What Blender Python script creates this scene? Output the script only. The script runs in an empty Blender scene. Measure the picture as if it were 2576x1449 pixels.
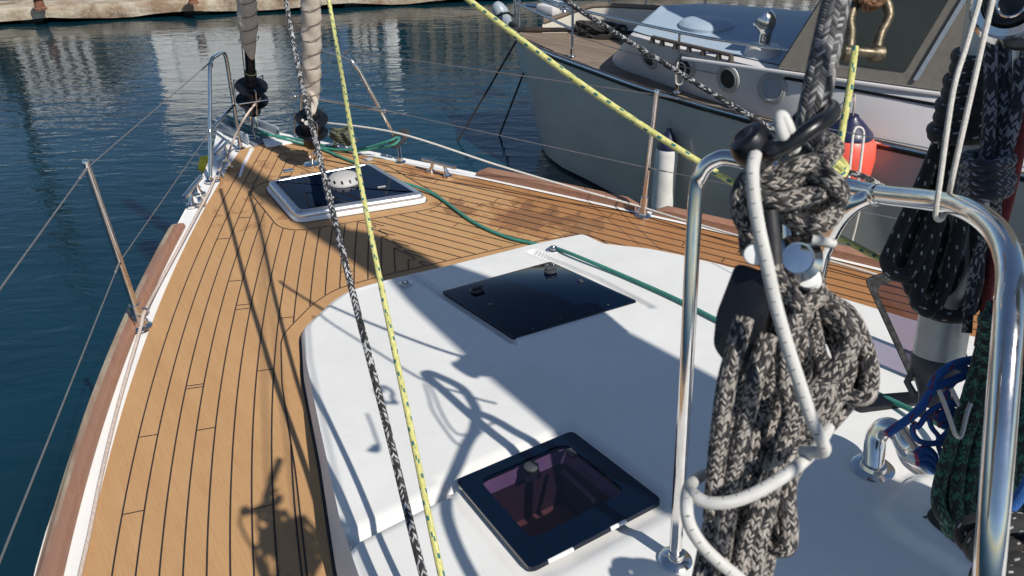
import bpy, bmesh, math, random
from mathutils import Vector, Matrix
random.seed(7)
SC = bpy.context.scene
C = SC.collection
# ------------------------------------------------------------------ camera
PIT, ROL, HEAD, FPX, EYE = math.radians(31.284), math.radians(-.88), math.radians(34.224), 1974.338, 1.8
_F = Vector((0, math.cos(PIT), -math.sin(PIT))); _U0 = Vector((0, math.sin(PIT), math.cos(PIT))); _R0 = Vector((1, 0, 0))
_R = math.cos(ROL)*_R0 + math.sin(ROL)*_U0; _U = -math.sin(ROL)*_R0 + math.cos(ROL)*_U0
_M = Matrix.Rotation(-HEAD, 3, 'Z')
F, R, U = _M @ _F, _M @ _R, _M @ _U
CAM = Vector((0, 0, EYE))
cd = bpy.data.cameras.new('camera'); cam = bpy.data.objects.new('camera', cd); C.objects.link(cam)
cam.matrix_world = Matrix.Translation(CAM) @ Matrix((R, U, -F)).transposed().to_4x4()
cd.sensor_width = 36; cd.lens = FPX/2576*36; cd.clip_start = .02; cd.clip_end = 600
cd.dof.use_dof = True; cd.dof.focus_distance = 3.0; cd.dof.aperture_fstop = 14
SC.camera = cam
# ------------------------------------------------------------------ sky and sun
SUN = Vector((.11, -.95, 1.0)).normalized()
w = bpy.data.worlds.new('World'); SC.world = w; w.use_nodes = True
nt = w.node_tree; sky = nt.nodes.new('ShaderNodeTexSky'); sky.sky_type = 'NISHITA'; sky.sun_disc = False
sky.sun_elevation = math.asin(SUN.z); sky.sun_rotation = math.atan2(SUN.x, SUN.y)
sky.air_density = 1.0; sky.dust_density = .3; sky.ozone_density = 3.2
bg = nt.nodes['Background']; nt.links.new(sky.outputs[0], bg.inputs[0]); bg.inputs[1].default_value = .087
sl = bpy.data.lights.new('sun', 'SUN'); sl.energy = 5.0; sl.angle = math.radians(.53); sl.color = (1, .955, .88)
so = bpy.data.objects.new('sun', sl); C.objects.link(so); so.rotation_euler = SUN.to_track_quat('Z', 'Y').to_euler()
SC.view_settings.view_transform = 'Standard'; SC.view_settings.look = 'None'; SC.view_settings.exposure = 0; SC.view_settings.gamma = 1
WATER = -1.5
# ------------------------------------------------------------------ measuring helpers: a place on a level or at a distance
def ray(x, y): return F + R*((x-1288)/FPX) - U*((y-724.5)/FPX)
def at(x, y, z=0.):
    d = ray(x, y); return CAM + d*((z-EYE)/d.z)
def atd(x, y, t): return CAM + ray(x, y)*t
def zr(Y): return max(.045, min(.36, .045+.125*(2.75-Y)))
def rp(x, y, up=0.):
    z = .15
    for _ in range(12):
        p = at(x, y, z+up); z = zr(p.y)
    return at(x, y, z+up)
# ------------------------------------------------------------------ objects
def wloc(o):
    v = Vector()
    while o is not None: v = v + o.location; o = o.parent
    return v
def tag(o, label=None, cat=None, group=None, kind=None):
    if label: o['label'] = label
    if cat: o['category'] = cat
    if group: o['group'] = group
    if kind: o['kind'] = kind
    return o
def root(name, loc, label, cat, group=None):
    o = bpy.data.objects.new(name, None); C.objects.link(o); o.location = loc; o.empty_display_size = .1
    return tag(o, label, cat, group)
def obj(name, bm, mat, parent=None, smooth=True, label=None, ang=42):
    me = bpy.data.meshes.new(name); bm.normal_update(); bm.to_mesh(me); bm.free()
    o = bpy.data.objects.new(name, me); C.objects.link(o)
    if parent is not None:
        off = wloc(parent)
    else:
        n = len(me.vertices); xs = [v.co for v in me.vertices]
        off = Vector((sum(v.x for v in xs)/n, sum(v.y for v in xs)/n, min(v.z for v in xs)))
    me.transform(Matrix.Translation(-off))
    if parent is not None: o.parent = parent
    else: o.location = off
    for m in (mat if isinstance(mat, (list, tuple)) else [mat]): me.materials.append(m)
    if smooth:
        for p in me.polygons: p.use_smooth = True
        try: me.set_sharp_from_angle(angle=math.radians(ang))
        except Exception: pass
    if label: o['label'] = label
    return o
def BM():
    b = bmesh.new(); b.loops.layers.uv.new('UVMap'); return b
def smooth(pts, n=6, closed=False):
    P = [Vector(p) for p in pts]; out = []; N = len(P)
    rng = range(N if closed else N-1)
    for i in rng:
        if closed: p0, p1, p2, p3 = P[(i-1) % N], P[i], P[(i+1) % N], P[(i+2) % N]
        else: p0, p1, p2, p3 = P[max(i-1, 0)], P[i], P[i+1], P[min(i+2, N-1)]
        for k in range(n):
            t = k/n
            out.append(.5*((2*p1)+(p2-p0)*t+(2*p0-5*p1+4*p2-p3)*t*t+(3*p1-p0-3*p2+p3)*t**3))
    if not closed: out.append(P[-1])
    return out
def tube(bm, pts, r, seg=10, closed=False, caps=True, mi=0, flat=1.):
    P = [Vector(p) for p in pts]; N = len(P)
    rr = r if isinstance(r, (list, tuple)) else [r]*N
    uvl = bm.loops.layers.uv.verify()
    T = []
    for i in range(N):
        a = P[(i-1) % N] if (closed or i > 0) else P[0]; b = P[(i+1) % N] if (closed or i < N-1) else P[-1]
        t = (b-a); T.append(t.normalized() if t.length > 1e-9 else Vector((0, 0, 1)))
    ref = Vector((0, 0, 1)) if abs(T[0].z) < .9 else Vector((1, 0, 0))
    nrm = (ref - T[0]*ref.dot(T[0])).normalized(); rings = []; L = 0; Ls = []
    for i in range(N):
        if i: L += (P[i]-P[i-1]).length
        Ls.append(L)
        nrm = (nrm - T[i]*nrm.dot(T[i])).normalized(); bn = T[i].cross(nrm)
        rings.append([bm.verts.new(P[i]+(nrm*math.cos(2*math.pi*k/seg)*flat+bn*math.sin(2*math.pi*k/seg))*rr[i]) for k in range(seg)])
    M = N if closed else N-1
    r0 = max(rr); circ = 2*math.pi*r0
    for i in range(M):
        j = (i+1) % N; l0 = Ls[i]; l1 = Ls[j] if j else Ls[i]+(P[0]-P[i]).length
        for k in range(seg):
            q = (k+1) % seg
            f = bm.faces.new((rings[i][k], rings[i][q], rings[j][q], rings[j][k])); f.material_index = mi
            for lp, uv in zip(f.loops, ((k/seg, l0/circ), ((k+1)/seg, l0/circ), ((k+1)/seg, l1/circ), (k/seg, l1/circ))): lp[uvl].uv = uv
    if caps and not closed:
        for rg, rev in ((rings[0], True), (rings[-1], False)):
            f = bm.faces.new(list(reversed(rg)) if rev else rg); f.material_index = mi
    return bm
def box(bm, c, s, rot=None, bev=0., mi=0):
    m = Matrix.Translation(Vector(c)) @ ((rot.to_4x4() if rot is not None else Matrix.Identity(4))) @ Matrix.Diagonal((s[0], s[1], s[2], 1))
    b2 = bmesh.new(); bmesh.ops.create_cube(b2, size=1, matrix=m)
    if bev: bmesh.ops.bevel(b2, geom=b2.edges[:], offset=bev, segments=2, affect='EDGES', profile=.5)
    _merge(bm, b2, mi); return bm
def _merge(bm, b2, mi=0):
    mp = {v: bm.verts.new(v.co) for v in b2.verts}
    for f in b2.faces:
        try: nf = bm.faces.new([mp[v] for v in f.verts]); nf.material_index = mi
        except ValueError: pass
    b2.free()
def lathe(bm, prof, M=None, seg=24, mi=0, sx=1.):
    """prof: list of (radius, height) about the local z axis, placed by M"""
    M = M or Matrix.Identity(4); rings = []
    for r, h in prof:
        rings.append([bm.verts.new(M @ Vector((r*math.cos(2*math.pi*k/seg)*sx, r*math.sin(2*math.pi*k/seg), h))) for k in range(seg)] if r > 1e-6 else [bm.verts.new(M @ Vector((0, 0, h)))])
    for a, b in zip(rings, rings[1:]):
        for k in range(seg):
            q = (k+1) % seg
            if len(a) == 1 and len(b) == 1: continue
            vs = [a[0], b[q], b[k]] if len(a) == 1 else ([a[k], a[q], b[0]] if len(b) == 1 else [a[k], a[q], b[q], b[k]])
            f = bm.faces.new(vs); f.material_index = mi
    return bm
def frame(o, zax, xax=None):
    z = Vector(zax).normalized(); x = Vector(xax) if xax is not None else (Vector((1, 0, 0)) if abs(z.x) < .9 else Vector((0, 1, 0)))
    x = (x - z*x.dot(z)).normalized(); y = z.cross(x)
    return Matrix.Translation(Vector(o)) @ Matrix((x, y, z)).transposed().to_4x4()
def slab(bm, loop, dz, mi=0, up=Vector((0, 0, 1)), bev=0.):
    """closed prism: loop of points and a thickness along -up"""
    b2 = bmesh.new(); top = [b2.verts.new(p) for p in loop]; bot = [b2.verts.new(Vector(p)-up*dz) for p in loop]
    n = len(loop); b2.faces.new(top); b2.faces.new(list(reversed(bot)))
    for i in range(n):
        j = (i+1) % n; b2.faces.new((top[j], top[i], bot[i], bot[j]))
    bmesh.ops.recalc_face_normals(b2, faces=b2.faces[:])
    if bev:
        es = [e for e in b2.edges if all(v in top for v in e.verts)]
        bmesh.ops.bevel(b2, geom=es, offset=bev, segments=2, affect='EDGES', profile=.5)
    _merge(bm, b2, mi); return bm
def roundpoly(cs, r, n=5):
    out = []; N = len(cs)
    for i in range(N):
        p, a, b = Vector(cs[i]), Vector(cs[i-1]), Vector(cs[(i+1) % N])
        p0 = p+(a-p).normalized()*r; p1 = p+(b-p).normalized()*r
        for k in range(n+1):
            t = k/n; out.append(p0*(1-t)**2+p*2*t*(1-t)+p1*t*t)
    return out
def inset(loop, d):
    N = len(loop); out = []; c = sum((Vector(p) for p in loop), Vector())/N
    for i in range(N):
        a, b = Vector(loop[i-1]), Vector(loop[(i+1) % N]); t = (b-a).normalized(); nn = Vector((-t.y, t.x, 0)).normalized()
        if nn.dot(c-Vector(loop[i])) < 0: nn = -nn
        out.append(Vector(loop[i])+nn*d)
    return out
def ringband(bm, loops, mi=0):
    rs = [[bm.verts.new(p) for p in l] for l in loops]; n = len(rs[0])
    for a, b in zip(rs, rs[1:]):
        for k in range(n):
            q = (k+1) % n; f = bm.faces.new((a[k], a[q], b[q], b[k])); f.material_index = mi
    return bm
# ------------------------------------------------------------------ materials
def S(c): return tuple((x/12.92 if x <= .04045 else ((x+.055)/1.055)**2.4) for x in c)
class NT:
    def __init__(s, name):
        s.m = bpy.data.materials.new(name); s.m.use_nodes = True; s.t = s.m.node_tree; s.b = s.t.nodes['Principled BSDF']
    def n(s, typ, **kw):
        x = s.t.nodes.new('ShaderNode'+typ)
        for k, v in kw.items(): setattr(x, k, v)
        return x
    def l(s, a, b): s.t.links.new(a, b)
    def set(s, **kw):
        for k, v in kw.items(): s.b.inputs[k.replace('_', ' ')].default_value = v
        return s
    def math(s, op, a, b=None, c=None):
        x = s.n('Math', operation=op)
        for i, v in enumerate((a, b, c)):
            if v is None: continue
            if isinstance(v, (int, float)): x.inputs[i].default_value = v
            else: s.l(v, x.inputs[i])
        return x.outputs[0]
    def ramp(s, fac, stops):
        x = s.n('ValToRGB'); e = x.color_ramp.elements
        while len(e) < len(stops): e.new(.5)
        for i, (p, c) in enumerate(stops): e[i].position = p; e[i].color = (*c, 1) if len(c) == 3 else c
        s.l(fac, x.inputs[0]); return x.outputs[0]
    def mix(s, fac, a, b, mode='MIX'):
        x = s.n('Mix', data_type='RGBA', blend_type=mode)
        for i, v in ((0, fac), (6, a), (7, b)):
            if isinstance(v, (int, float)): x.inputs[i].default_value = v
            elif isinstance(v, tuple): x.inputs[i].default_value = (*v, 1) if len(v) == 3 else v
            else: s.l(v, x.inputs[i])
        return x.outputs[2]
    def noise(s, scale, detail=3, rough=.5, vec=None, stretch=None, dist=0.):
        x = s.n('TexNoise'); x.inputs['Scale'].default_value = scale; x.inputs['Detail'].default_value = detail; x.inputs['Roughness'].default_value = rough; x.inputs['Distortion'].default_value = dist
        if vec is None: vec = s.n('NewGeometry').outputs['Position']
        if stretch:
            m = s.n('Mapping'); m.inputs['Scale'].default_value = stretch; s.l(vec, m.inputs[0]); vec = m.outputs[0]
        s.l(vec, x.inputs['Vector']); return x.outputs[0]
    def bump(s, h, strength=.3, dist=.01, normal=None):
        x = s.n('Bump'); x.inputs['Strength'].default_value = strength; x.inputs['Distance'].default_value = dist
        s.l(h, x.inputs['Height'])
        if normal is not None: s.l(normal, x.inputs['Normal'])
        return x.outputs[0]
def plain(name, col, rough=.5, metal=0., var=.12, vscale=20, bump=0., bscale=200, coat=0., bdist=.002):
    t = NT(name).set(Roughness=rough, Metallic=metal)
    c = t.noise(vscale, 4, .6)
    lo = tuple(x*(1-var) for x in col); hi = tuple(min(1, x*(1+var)) for x in col)
    t.l(t.ramp(c, [(.3, lo), (.7, hi)]), t.b.inputs['Base Color'])
    t.l(t.ramp(t.noise(vscale*3, 3), [(.3, (rough*.8,)*3), (.7, (min(1, rough*1.2),)*3)]), t.b.inputs['Roughness'])
    if coat: t.set(Coat_Weight=coat, Coat_Roughness=.05)
    if bump: t.l(t.bump(t.noise(bscale, 3), bump, bdist), t.b.inputs['Normal'])
    return t.m
def rope(name, palette, N=8, K=9., strength=.8, rough=.85, dist=.0016, dash=None, groove=.5):
    """braided cover laid along the tube's own u (round) and v (length) coordinates"""
    t = NT(name).set(Roughness=rough)
    uv = t.n('UVMap').outputs[0]; sp = t.n('SeparateXYZ'); t.l(uv, sp.inputs[0]); u, v = sp.outputs[0], sp.outputs[1]
    un = t.math('MULTIPLY', u, N); col = t.math('FLOOR', un); p = t.math('FRACT', un)
    sg = t.math('SUBTRACT', t.math('MULTIPLY', t.math('MODULO', col, 2), 2), 1)
    tt = t.math('ADD', t.math('MULTIPLY', v, K), t.math('MULTIPLY', sg, t.math('MULTIPLY', p, 1.3)))
    idn = t.math('FLOOR', tt); fr = t.math('FRACT', tt)
    cmb = t.n('CombineXYZ'); t.l(idn, cmb.inputs[0]); t.l(col, cmb.inputs[1])
    wn = t.n('TexWhiteNoise'); wn.noise_dimensions = '3D'; t.l(cmb.outputs[0], wn.inputs[0])
    x = t.n('ValToRGB'); x.color_ramp.interpolation = 'CONSTANT'; e = x.color_ramp.elements
    while len(e) < len(palette): e.new(.5)
    for i, (pp, c) in enumerate(palette): e[i].position = pp; e[i].color = (*c, 1)
    t.l(wn.outputs[0], x.inputs[0]); c = x.outputs[0]
    h = t.math('MULTIPLY', t.math('SINE', t.math('MULTIPLY', fr, math.pi)), t.math('POWER', t.math('SINE', t.math('MULTIPLY', p, math.pi)), .6))
    c = t.mix(t.math('MULTIPLY', t.math('SUBTRACT', 1, h), groove), c, t.mix(1., c, (.35, .33, .32), 'MULTIPLY'))
    if dash:
        dc, per, ln, nu, wu, slant = dash
        a = t.math('LESS_THAN', t.math('FRACT', t.math('ADD', t.math('MULTIPLY', v, per), t.math('MULTIPLY', t.math('FLOOR', t.math('MULTIPLY', u, nu)), .37))), ln)
        b = t.math('LESS_THAN', t.math('FRACT', t.math('ADD', t.math('MULTIPLY', u, nu), t.math('MULTIPLY', v, slant))), wu)
        c = t.mix(t.math('MULTIPLY', a, b), c, dc)
    fz = t.noise(900, 2)
    c = t.mix(t.ramp(fz, [(.35, (0, 0, 0)), (.7, (.16, .16, .16))]), c, t.mix(.25, c, (.4, .38, .36)))
    t.l(c, t.b.inputs['Base Color']); t.l(t.bump(h, strength, dist), t.b.inputs['Normal'])
    t.set(Sheen_Weight=.05)
    return t.m
M = {}
def gel(name, col, rough, **k):
    k.pop('var'); k.pop('vscale'); m = plain(name, col, rough, var=.03, vscale=4, **k); t = NT.__new__(NT); t.m = m; t.t = m.node_tree; t.b = t.t.nodes['Principled BSDF']
    src = t.b.inputs['Base Color'].links[0].from_socket
    a = t.ramp(t.noise(1.7, 6, .7), [(.48, (0, 0, 0)), (.72, (.55, .55, .55))]); d = t.ramp(t.noise(38, 5, .75), [(.62, (0, 0, 0)), (.74, (.5, .5, .5))]); e = t.ramp(t.noise(13, 6, .7, stretch=(3, .5, 1)), [(.6, (0, 0, 0)), (.75, (.4, .4, .4))])
    c = t.mix(a, src, (.66, .655, .62)); c = t.mix(d, c, (.58, .56, .52)); c = t.mix(e, c, (.62, .61, .57)); t.l(c, t.b.inputs['Base Color']); return m
M['gelcoat'] = plain('white_gelcoat', (.77, .765, .745), .33, var=.03, vscale=3, bump=.06, bscale=700, bdist=.0006)
M['nonskid'] = gel('white_nonskid', (.755, .745, .715), .55, var=.045, vscale=5, bump=.28, bscale=420, bdist=.0012)
M['grey_paint'] = plain('pale_grey_paint', (.30, .34, .38), .4, var=.1)
t = NT('polished_steel').set(Metallic=1., Roughness=.13)
t.l(t.ramp(t.noise(30, 4, .6), [(.3, (.66, .64, .61)), (.7, (.82, .8, .78))]), t.b.inputs['Base Color'])
t.l(t.ramp(t.noise(60, 5, .7, stretch=(1, 1, .15)), [(.3, (.06, .06, .06)), (.75, (.22, .22, .22))]), t.b.inputs['Roughness']); M['steel'] = t.m
M['brushed'] = plain('brushed_aluminium', (.72, .73, .74), .3, .9, var=.06, vscale=60)
M['silver'] = plain('anodised_silver_tube', (.40, .41, .41), .45, .6, var=.04)  # base darkened to stand for the shade on the pole
M['bronze'] = plain('aged_bronze', (.12, .10, .07), .5, .85, var=.4, vscale=80)
M['black'] = plain('black_plastic', (.006, .006, .008), .3, var=.3, vscale=40)
M['blackmatt'] = plain('matt_black_rubber', (.018, .018, .02), .6, var=.3, bump=.1)
M['blackalu'] = plain('black_anodised_metal', (.012, .013, .018), .3, .3, var=.3)
M['flatblack'] = plain('dull_black_frame', (.010, .010, .011), .85, var=.2)
M['darkgrey'] = plain('dark_grey_plastic', (.05, .052, .055), .5, var=.2)
M['grey'] = plain('grey_plastic', (.36, .36, .35), .5, var=.06)
M['caulk'] = plain('black_caulk', (.022, .018, .018), .7, var=.3)
M['wire'] = plain('stainless_wire', (.36, .34, .33), .45, .8, var=.1)
M['ventgrey'] = plain('pale_grey_plastic', (.42, .41, .39), .55, var=.05)
M['bone'] = plain('white_plastic', (.78, .78, .76), .4, var=.05)
def teak():
    t = NT('synthetic_teak').set(Roughness=.7)
    pos = t.n('NewGeometry').outputs['Position']
    big = t.noise(1.6, 3, .6); spk = t.noise(320, 3, .7); mid = t.noise(26, 5, .7, stretch=(1, .35, 1))
    c = t.ramp(spk, [(.3, (.36, .195, .08)), (.5, (.47, .275, .125)), (.72, (.60, .38, .19))])
    c = t.mix(t.ramp(mid, [(.35, (0, 0, 0)), (.75, (.35, .35, .35))]), c, (.40, .2, .08))
    c = t.mix(t.ramp(big, [(.4, (0, 0, 0)), (.7, (.25, .25, .25))]), c, (.47, .28, .125))
    strk = t.noise(9, 4, .6, stretch=(1, .06, 1)); c = t.mix(t.ramp(strk, [(.35, (0, 0, 0)), (.65, (.5, .5, .5))]), c, t.mix(1., c, (.84, .80, .76), 'MULTIPLY'))
    gr = t.noise(140, 3, .6, stretch=(1, .04, 1)); c = t.mix(t.ramp(gr, [(.45, (0, 0, 0)), (.7, (.4, .4, .4))]), c, t.mix(1., c, (.78, .72, .66), 'MULTIPLY'))
    sp = t.n('SeparateXYZ'); t.l(pos, sp.inputs[0])
    # the starboard deck is damp and more worn: patches with edges of their own
    st = t.math('ADD', t.math('MULTIPLY', t.math('SUBTRACT', sp.outputs[0], 1.75), 1.1), t.math('MULTIPLY', t.math('SUBTRACT', t.noise(3.2, 5, .65), .5), 2.6))
    wet = t.ramp(st, [(.30, (0, 0, 0)), (.36, (.8, .8, .8)), (.8, (1, 1, 1))])
    c = t.mix(wet, c, t.mix(1., c, (.80, .66, .56), 'MULTIPLY'))
    sp2 = t.ramp(t.noise(9, 4, .6), [(.56, (0, 0, 0)), (.60, (.5, .5, .5))])
    bow = t.math('GREATER_THAN', sp.outputs[1], 3.7)
    c = t.mix(t.math('MULTIPLY', sp2, bow), c, (.22, .1, .04))
    for (cx, cy, rr) in ((2.13, 2.98, .26), (2.3, 2.75, .2), (1.9, 3.3, .16)):
        dx = t.math('SUBTRACT', sp.outputs[0], cx); dy = t.math('SUBTRACT', sp.outputs[1], cy)
        dd = t.math('SQRT', t.math('ADD', t.math('MULTIPLY', dx, dx), t.math('MULTIPLY', dy, dy)))
        q = t.math('ADD', t.math('DIVIDE', dd, rr), t.math('MULTIPLY', t.math('SUBTRACT', t.noise(11, 4, .6), .5), 3.2))
        c = t.mix(t.ramp(q, [(.55, (.75, .75, .75)), (.6, (0, 0, 0))]), c, (.20, .095, .04))
    t.l(c, t.b.inputs['Base Color']); t.l(t.bump(spk, .25, .0015), t.b.inputs['Normal'])
    t.l(t.mix(wet, (.75,)*3, (.5,)*3), t.b.inputs['Roughness'])
    return t.m
M['teak'] = teak()
def wood(name, a, b, c3, weather=0.):
    t = NT(name).set(Roughness=.6)
    n1 = t.noise(60, 5, .7, stretch=(1, .08, 1)); n2 = t.noise(5, 3, .6, stretch=(1, .3, 1))
    c = t.ramp(n1, [(.3, a), (.7, b)])
    c = t.mix(t.ramp(n2, [(.42, (0, 0, 0)), (.6, (1, 1, 1))]), c, c3)
    t.l(c, t.b.inputs['Base Color']); t.l(t.bump(n1, .3, .002), t.b.inputs['Normal']); return t.m
M['rail_red'] = wood('oiled_teak_rail', (.22, .105, .065), (.35, .185, .12), (.28, .15, .10))
M['rail_pale'] = wood('weathered_teak_rail', (.30, .24, .16), (.46, .38, .27), (.27, .15, .10))
M['old_teak'] = wood('old_grey_teak', (.13, .10, .075), (.23, .18, .14), (.18, .13, .10))
M['dark_varnish'] = wood('dark_varnished_rail', (.03, .022, .018), (.06, .045, .035), (.025, .022, .022)); M['dark_varnish'].node_tree.nodes['Principled BSDF'].inputs['Roughness'].default_value = .12
def pane(name, tint, ref=.06):
    t = NT(name); t.t.nodes.remove(t.b)
    tr = t.n('BsdfTransparent'); tr.inputs[0].default_value = (*tint, 1)
    gl = t.n('BsdfGlossy'); gl.inputs['Roughness'].default_value = .02; gl.inputs[0].default_value = (1, 1, 1, 1)
    lw = t.n('LayerWeight'); lw.inputs[0].default_value = .5; fr = t.math('ADD', t.math('MULTIPLY', t.math('POWER', lw.outputs['Facing'], 4), .8), .045)
    mx = t.n('MixShader'); t.l(fr, mx.inputs[0]); t.l(tr.outputs[0], mx.inputs[1]); t.l(gl.outputs[0], mx.inputs[2])
    t.l(mx.outputs[0], t.t.nodes['Material Output'].inputs[0]); return t.m
M['smoke'] = pane('smoked_violet_acrylic', (.38, .31, .47))
t = NT('dark_acrylic').set(Roughness=.03, Base_Color=(.001, .005, .016, 1), IOR=1.5)  # navy base stands in for sky mirrored in the lids
t.l(t.bump(t.noise(2.2, 2), .02, .02), t.b.inputs['Normal']); M['acrylic'] = t.m
M['liner'] = plain('cabin_liner', (.62, .50, .52), .5)
M['canvas'] = plain('beige_sail_cover', (.52, .46, .39), .85, var=.1, vscale=30, bump=.3, bscale=500)
M['bagcloth'] = plain('grey_sail_bag_cloth', (.2, .2, .19), .85)
dkf = [(0, (.02, .02, .024)), (.34, (.075, .072, .075)), (.55, (.42, .38, .34)), (.8, (.62, .57, .52))]
M['mottle'] = rope('mottled_grey_braid', [(0, (.018, .016, .018)), (.40, (.09, .08, .078)), (.54, (.47, .42, .37)), (.78, (.66, .60, .54))], 16, 23., 1., dist=.0014)
M['mottle_dark'] = rope('charcoal_flecked_braid', [(0, (.03, .03, .033)), (.35, (.09, .09, .095)), (.62, (.27, .265, .26)), (.86, (.42, .41, .40))], 14, 20., 1., dist=.0014)
M['mottle_line'] = rope('black_white_flecked_line', [(0, (.012, .012, .014)), (.5, (.06, .06, .062)), (.68, (.42, .42, .42)), (.88, (.62, .62, .62))], 8, 9., .8)
M['mottle_navy'] = rope('navy_flecked_braid', [(0, (.006, .008, .018)), (.5, (.014, .017, .032)), (.62, (.25, .255, .29))], 12, 14., 1.)
M['yellow'] = rope('yellow_green_tracer_line', [(0, (.56, .54, .17)), (.6, (.66, .64, .26))], 10, 10., .35, dash=((.02, .13, .13), 1.3, .3, 3, .42, .25), groove=.25)
M['white_rope'] = rope('white_braid', [(0, (.60, .57, .52)), (.6, (.70, .67, .62))], 8, 9., .5, groove=.35)
M['beige_rope'] = rope('beige_braid', [(0, (.55, .44, .37)), (.6, (.66, .55, .48))], 8, 9., .4, groove=.3)
M['cord'] = rope('white_shock_cord', [(0, (.52, .51, .48)), (.6, (.60, .59, .56))], 26, 3., .25, rough=.6, dash=((.03, .03, .03), 3.0, .07, 2, .22, .0), groove=.06)
M['black_fleck'] = rope('black_braid_white_flecks', [(0, (.006, .006, .007)), (.6, (.010, .010, .011))], 12, 10., .5, dash=((.33, .33, .32), 2.3, .20, 6, .26, 1.4), groove=.3)
M['green_rope'] = rope('green_ribbed_line', [(0, (.025, .21, .16)), (.5, (.035, .27, .20))], 1, 16., .6, groove=.4)
M['green_braid'] = rope('dark_green_braid', [(0, (.003, .014, .011)), (.5, (.006, .035, .025)), (.66, (.03, .17, .115))], 14, 18., 1.)
M['blue_rope'] = rope('blue_red_tracer_line', [(0, (.004, .08, .30)), (.8, (.008, .10, .38))], 10, 10., .4, dash=((.16, .01, .05), 1.1, .3, 3, .25, .8), groove=.3)
M['red_rope'] = rope('dark_red_line', [(0, (.17, .012, .012)), (.7, (.24, .03, .03))], 10, 10., .4)
M['black_rope'] = rope('black_laid_rope', [(0, (.015, .014, .013)), (.6, (.035, .03, .028))], 3, 2.2, 1.)
M['dirty_rope'] = rope('dirty_green_rope', [(0, (.07, .08, .05)), (.6, (.13, .14, .09))], 6, 6., .8)
# ------------------------------------------------------------------ water
def water_mat():
    t = NT('harbour_water').set(Roughness=.012, IOR=1.5, Specular_IOR_Level=1.0, Base_Color=(.001, .018, .028, 1))
    pos = t.n('NewGeometry').outputs['Position']
    m = t.n('Mapping'); m.inputs['Rotation'].default_value = (0, 0, math.radians(34)); t.l(pos, m.inputs[0]); v = m.outputs[0]
    a = t.noise(1.05, 2, .5, vec=v, stretch=(.55, 1.3, 1), dist=.4)
    b = t.noise(3.6, 3, .55, vec=v, stretch=(.5, 1.5, 1), dist=.5)
    c = t.noise(11, 2, .5, vec=v, stretch=(.42, 1.5, 1), dist=.3)
    h = t.math('ADD', t.math('ADD', t.math('MULTIPLY', a, .60), t.math('MULTIPLY', b, .60)), t.math('MULTIPLY', c, .07))
    t.l(t.bump(h, 1., .020), t.b.inputs['Normal'])
    t.l(t.ramp(t.noise(.35, 2), [(.35, (.0008, .016, .024)), (.7, (.0012, .028, .043))]), t.b.inputs['Base Color'])
    return t.m
M['water'] = water_mat()
b = BM(); vs = [b.verts.new(p) for p in ((-250, -250, WATER), (250, -250, WATER), (250, 350, WATER), (-250, 350, WATER))]; b.faces.new(vs)
tag(obj('water', b, M['water'], smooth=False), kind='structure')
# ------------------------------------------------------------------ quay
q0 = at(0, 65, WATER); q1 = at(1180, 7, WATER); qd = (q1-q0); qd.z = 0; qd.normalize(); qn = Vector((-qd.y, qd.x, 0))
QB = q0.copy(); QB.z = 0; QT = WATER+.30
def qp(s, d, z): return QB+qd*s+qn*d+Vector((0, 0, z))
def concrete():
    t = NT('old_quay_concrete').set(Roughness=.85)
    n1 = t.noise(2.2, 6, .7); n2 = t.noise(.7, 5, .65, stretch=(1, 1, 3)); n3 = t.noise(14, 4, .6)
    c = t.ramp(n1, [(.32, (.12, .08, .05)), (.45, (.30, .24, .17)), (.6, (.46, .40, .31)), (.75, (.58, .54, .45))])
    c = t.mix(t.ramp(n2, [(.5, (0, 0, 0)), (.64, (.8, .8, .8))]), c, (.22, .13, .075))
    c = t.mix(t.ramp(n3, [(.6, (0, 0, 0)), (.75, (.4, .4, .4))]), c, (.6, .57, .5))
    t.l(c, t.b.inputs['Base Color']); t.l(t.bump(t.noise(6, 6, .7), .8, .06), t.b.inputs['Normal']); return t.m
M['concrete'] = concrete()
M['asphalt'] = plain('worn_quay_asphalt', (.13, .125, .12), .85, var=.25, vscale=3, bump=.3, bscale=60)
M['dark'] = plain('near_black', (.02, .018, .014), .6, var=.4, vscale=6)  # near-black for the quay undercut, signal mast and open porthole
b = BM(); n = 240
rows = []
for i in range(n+1):
    s = -40+i*90/n; j = .04*math.sin(s*3.1)+.03*math.sin(s*7.7+1)+random.uniform(-.02, .02)
    rows.append([b.verts.new(qp(s, .35+j, WATER+.06+.015*math.sin(s*5))), b.verts.new(qp(s, .0+j*.6, WATER+.07+.025*math.sin(s*2.3)+random.uniform(-.012, .012))), b.verts.new(qp(s, j*.35, QT-.05)), b.verts.new(qp(s, .04, QT)), b.verts.new(qp(s, .75, QT+.004))])
for a, c in zip(rows, rows[1:]):
    for k in range(4): b.faces.new((a[k], c[k], c[k+1], a[k+1]))
quay = root('quay', qp(5, 0, QT), 'long pale stained concrete quay edge across the harbour water', 'quay')
tag(quay, kind='structure')
obj('quay_wall', b, M['concrete'], quay)
b = BM(); b.faces.new([b.verts.new(p) for p in (qp(-60, .75, QT), qp(80, .75, QT), qp(80, 60, QT), qp(-60, 60, QT))]); obj('quay_surface', b, M['asphalt'], quay, smooth=False)
b = BM()
for i in range(60):
    s = -40+i*1.5; box(b, qp(s, .45, WATER+.0), (.5+random.uniform(-.2, .2), .5, .22), Matrix.Rotation(math.atan2(qd.y, qd.x), 3, 'Z'), .03)
box(b, qp(5, 1.1, WATER-.2), (100, .8, .9), Matrix.Rotation(math.atan2(qd.y, qd.x), 3, 'Z'))
obj('quay_footing', b, M['dark'], quay)
M['rust'] = plain('rusty_iron', (.17, .07, .04), .8, var=.4, vscale=12, bump=.4)
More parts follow.
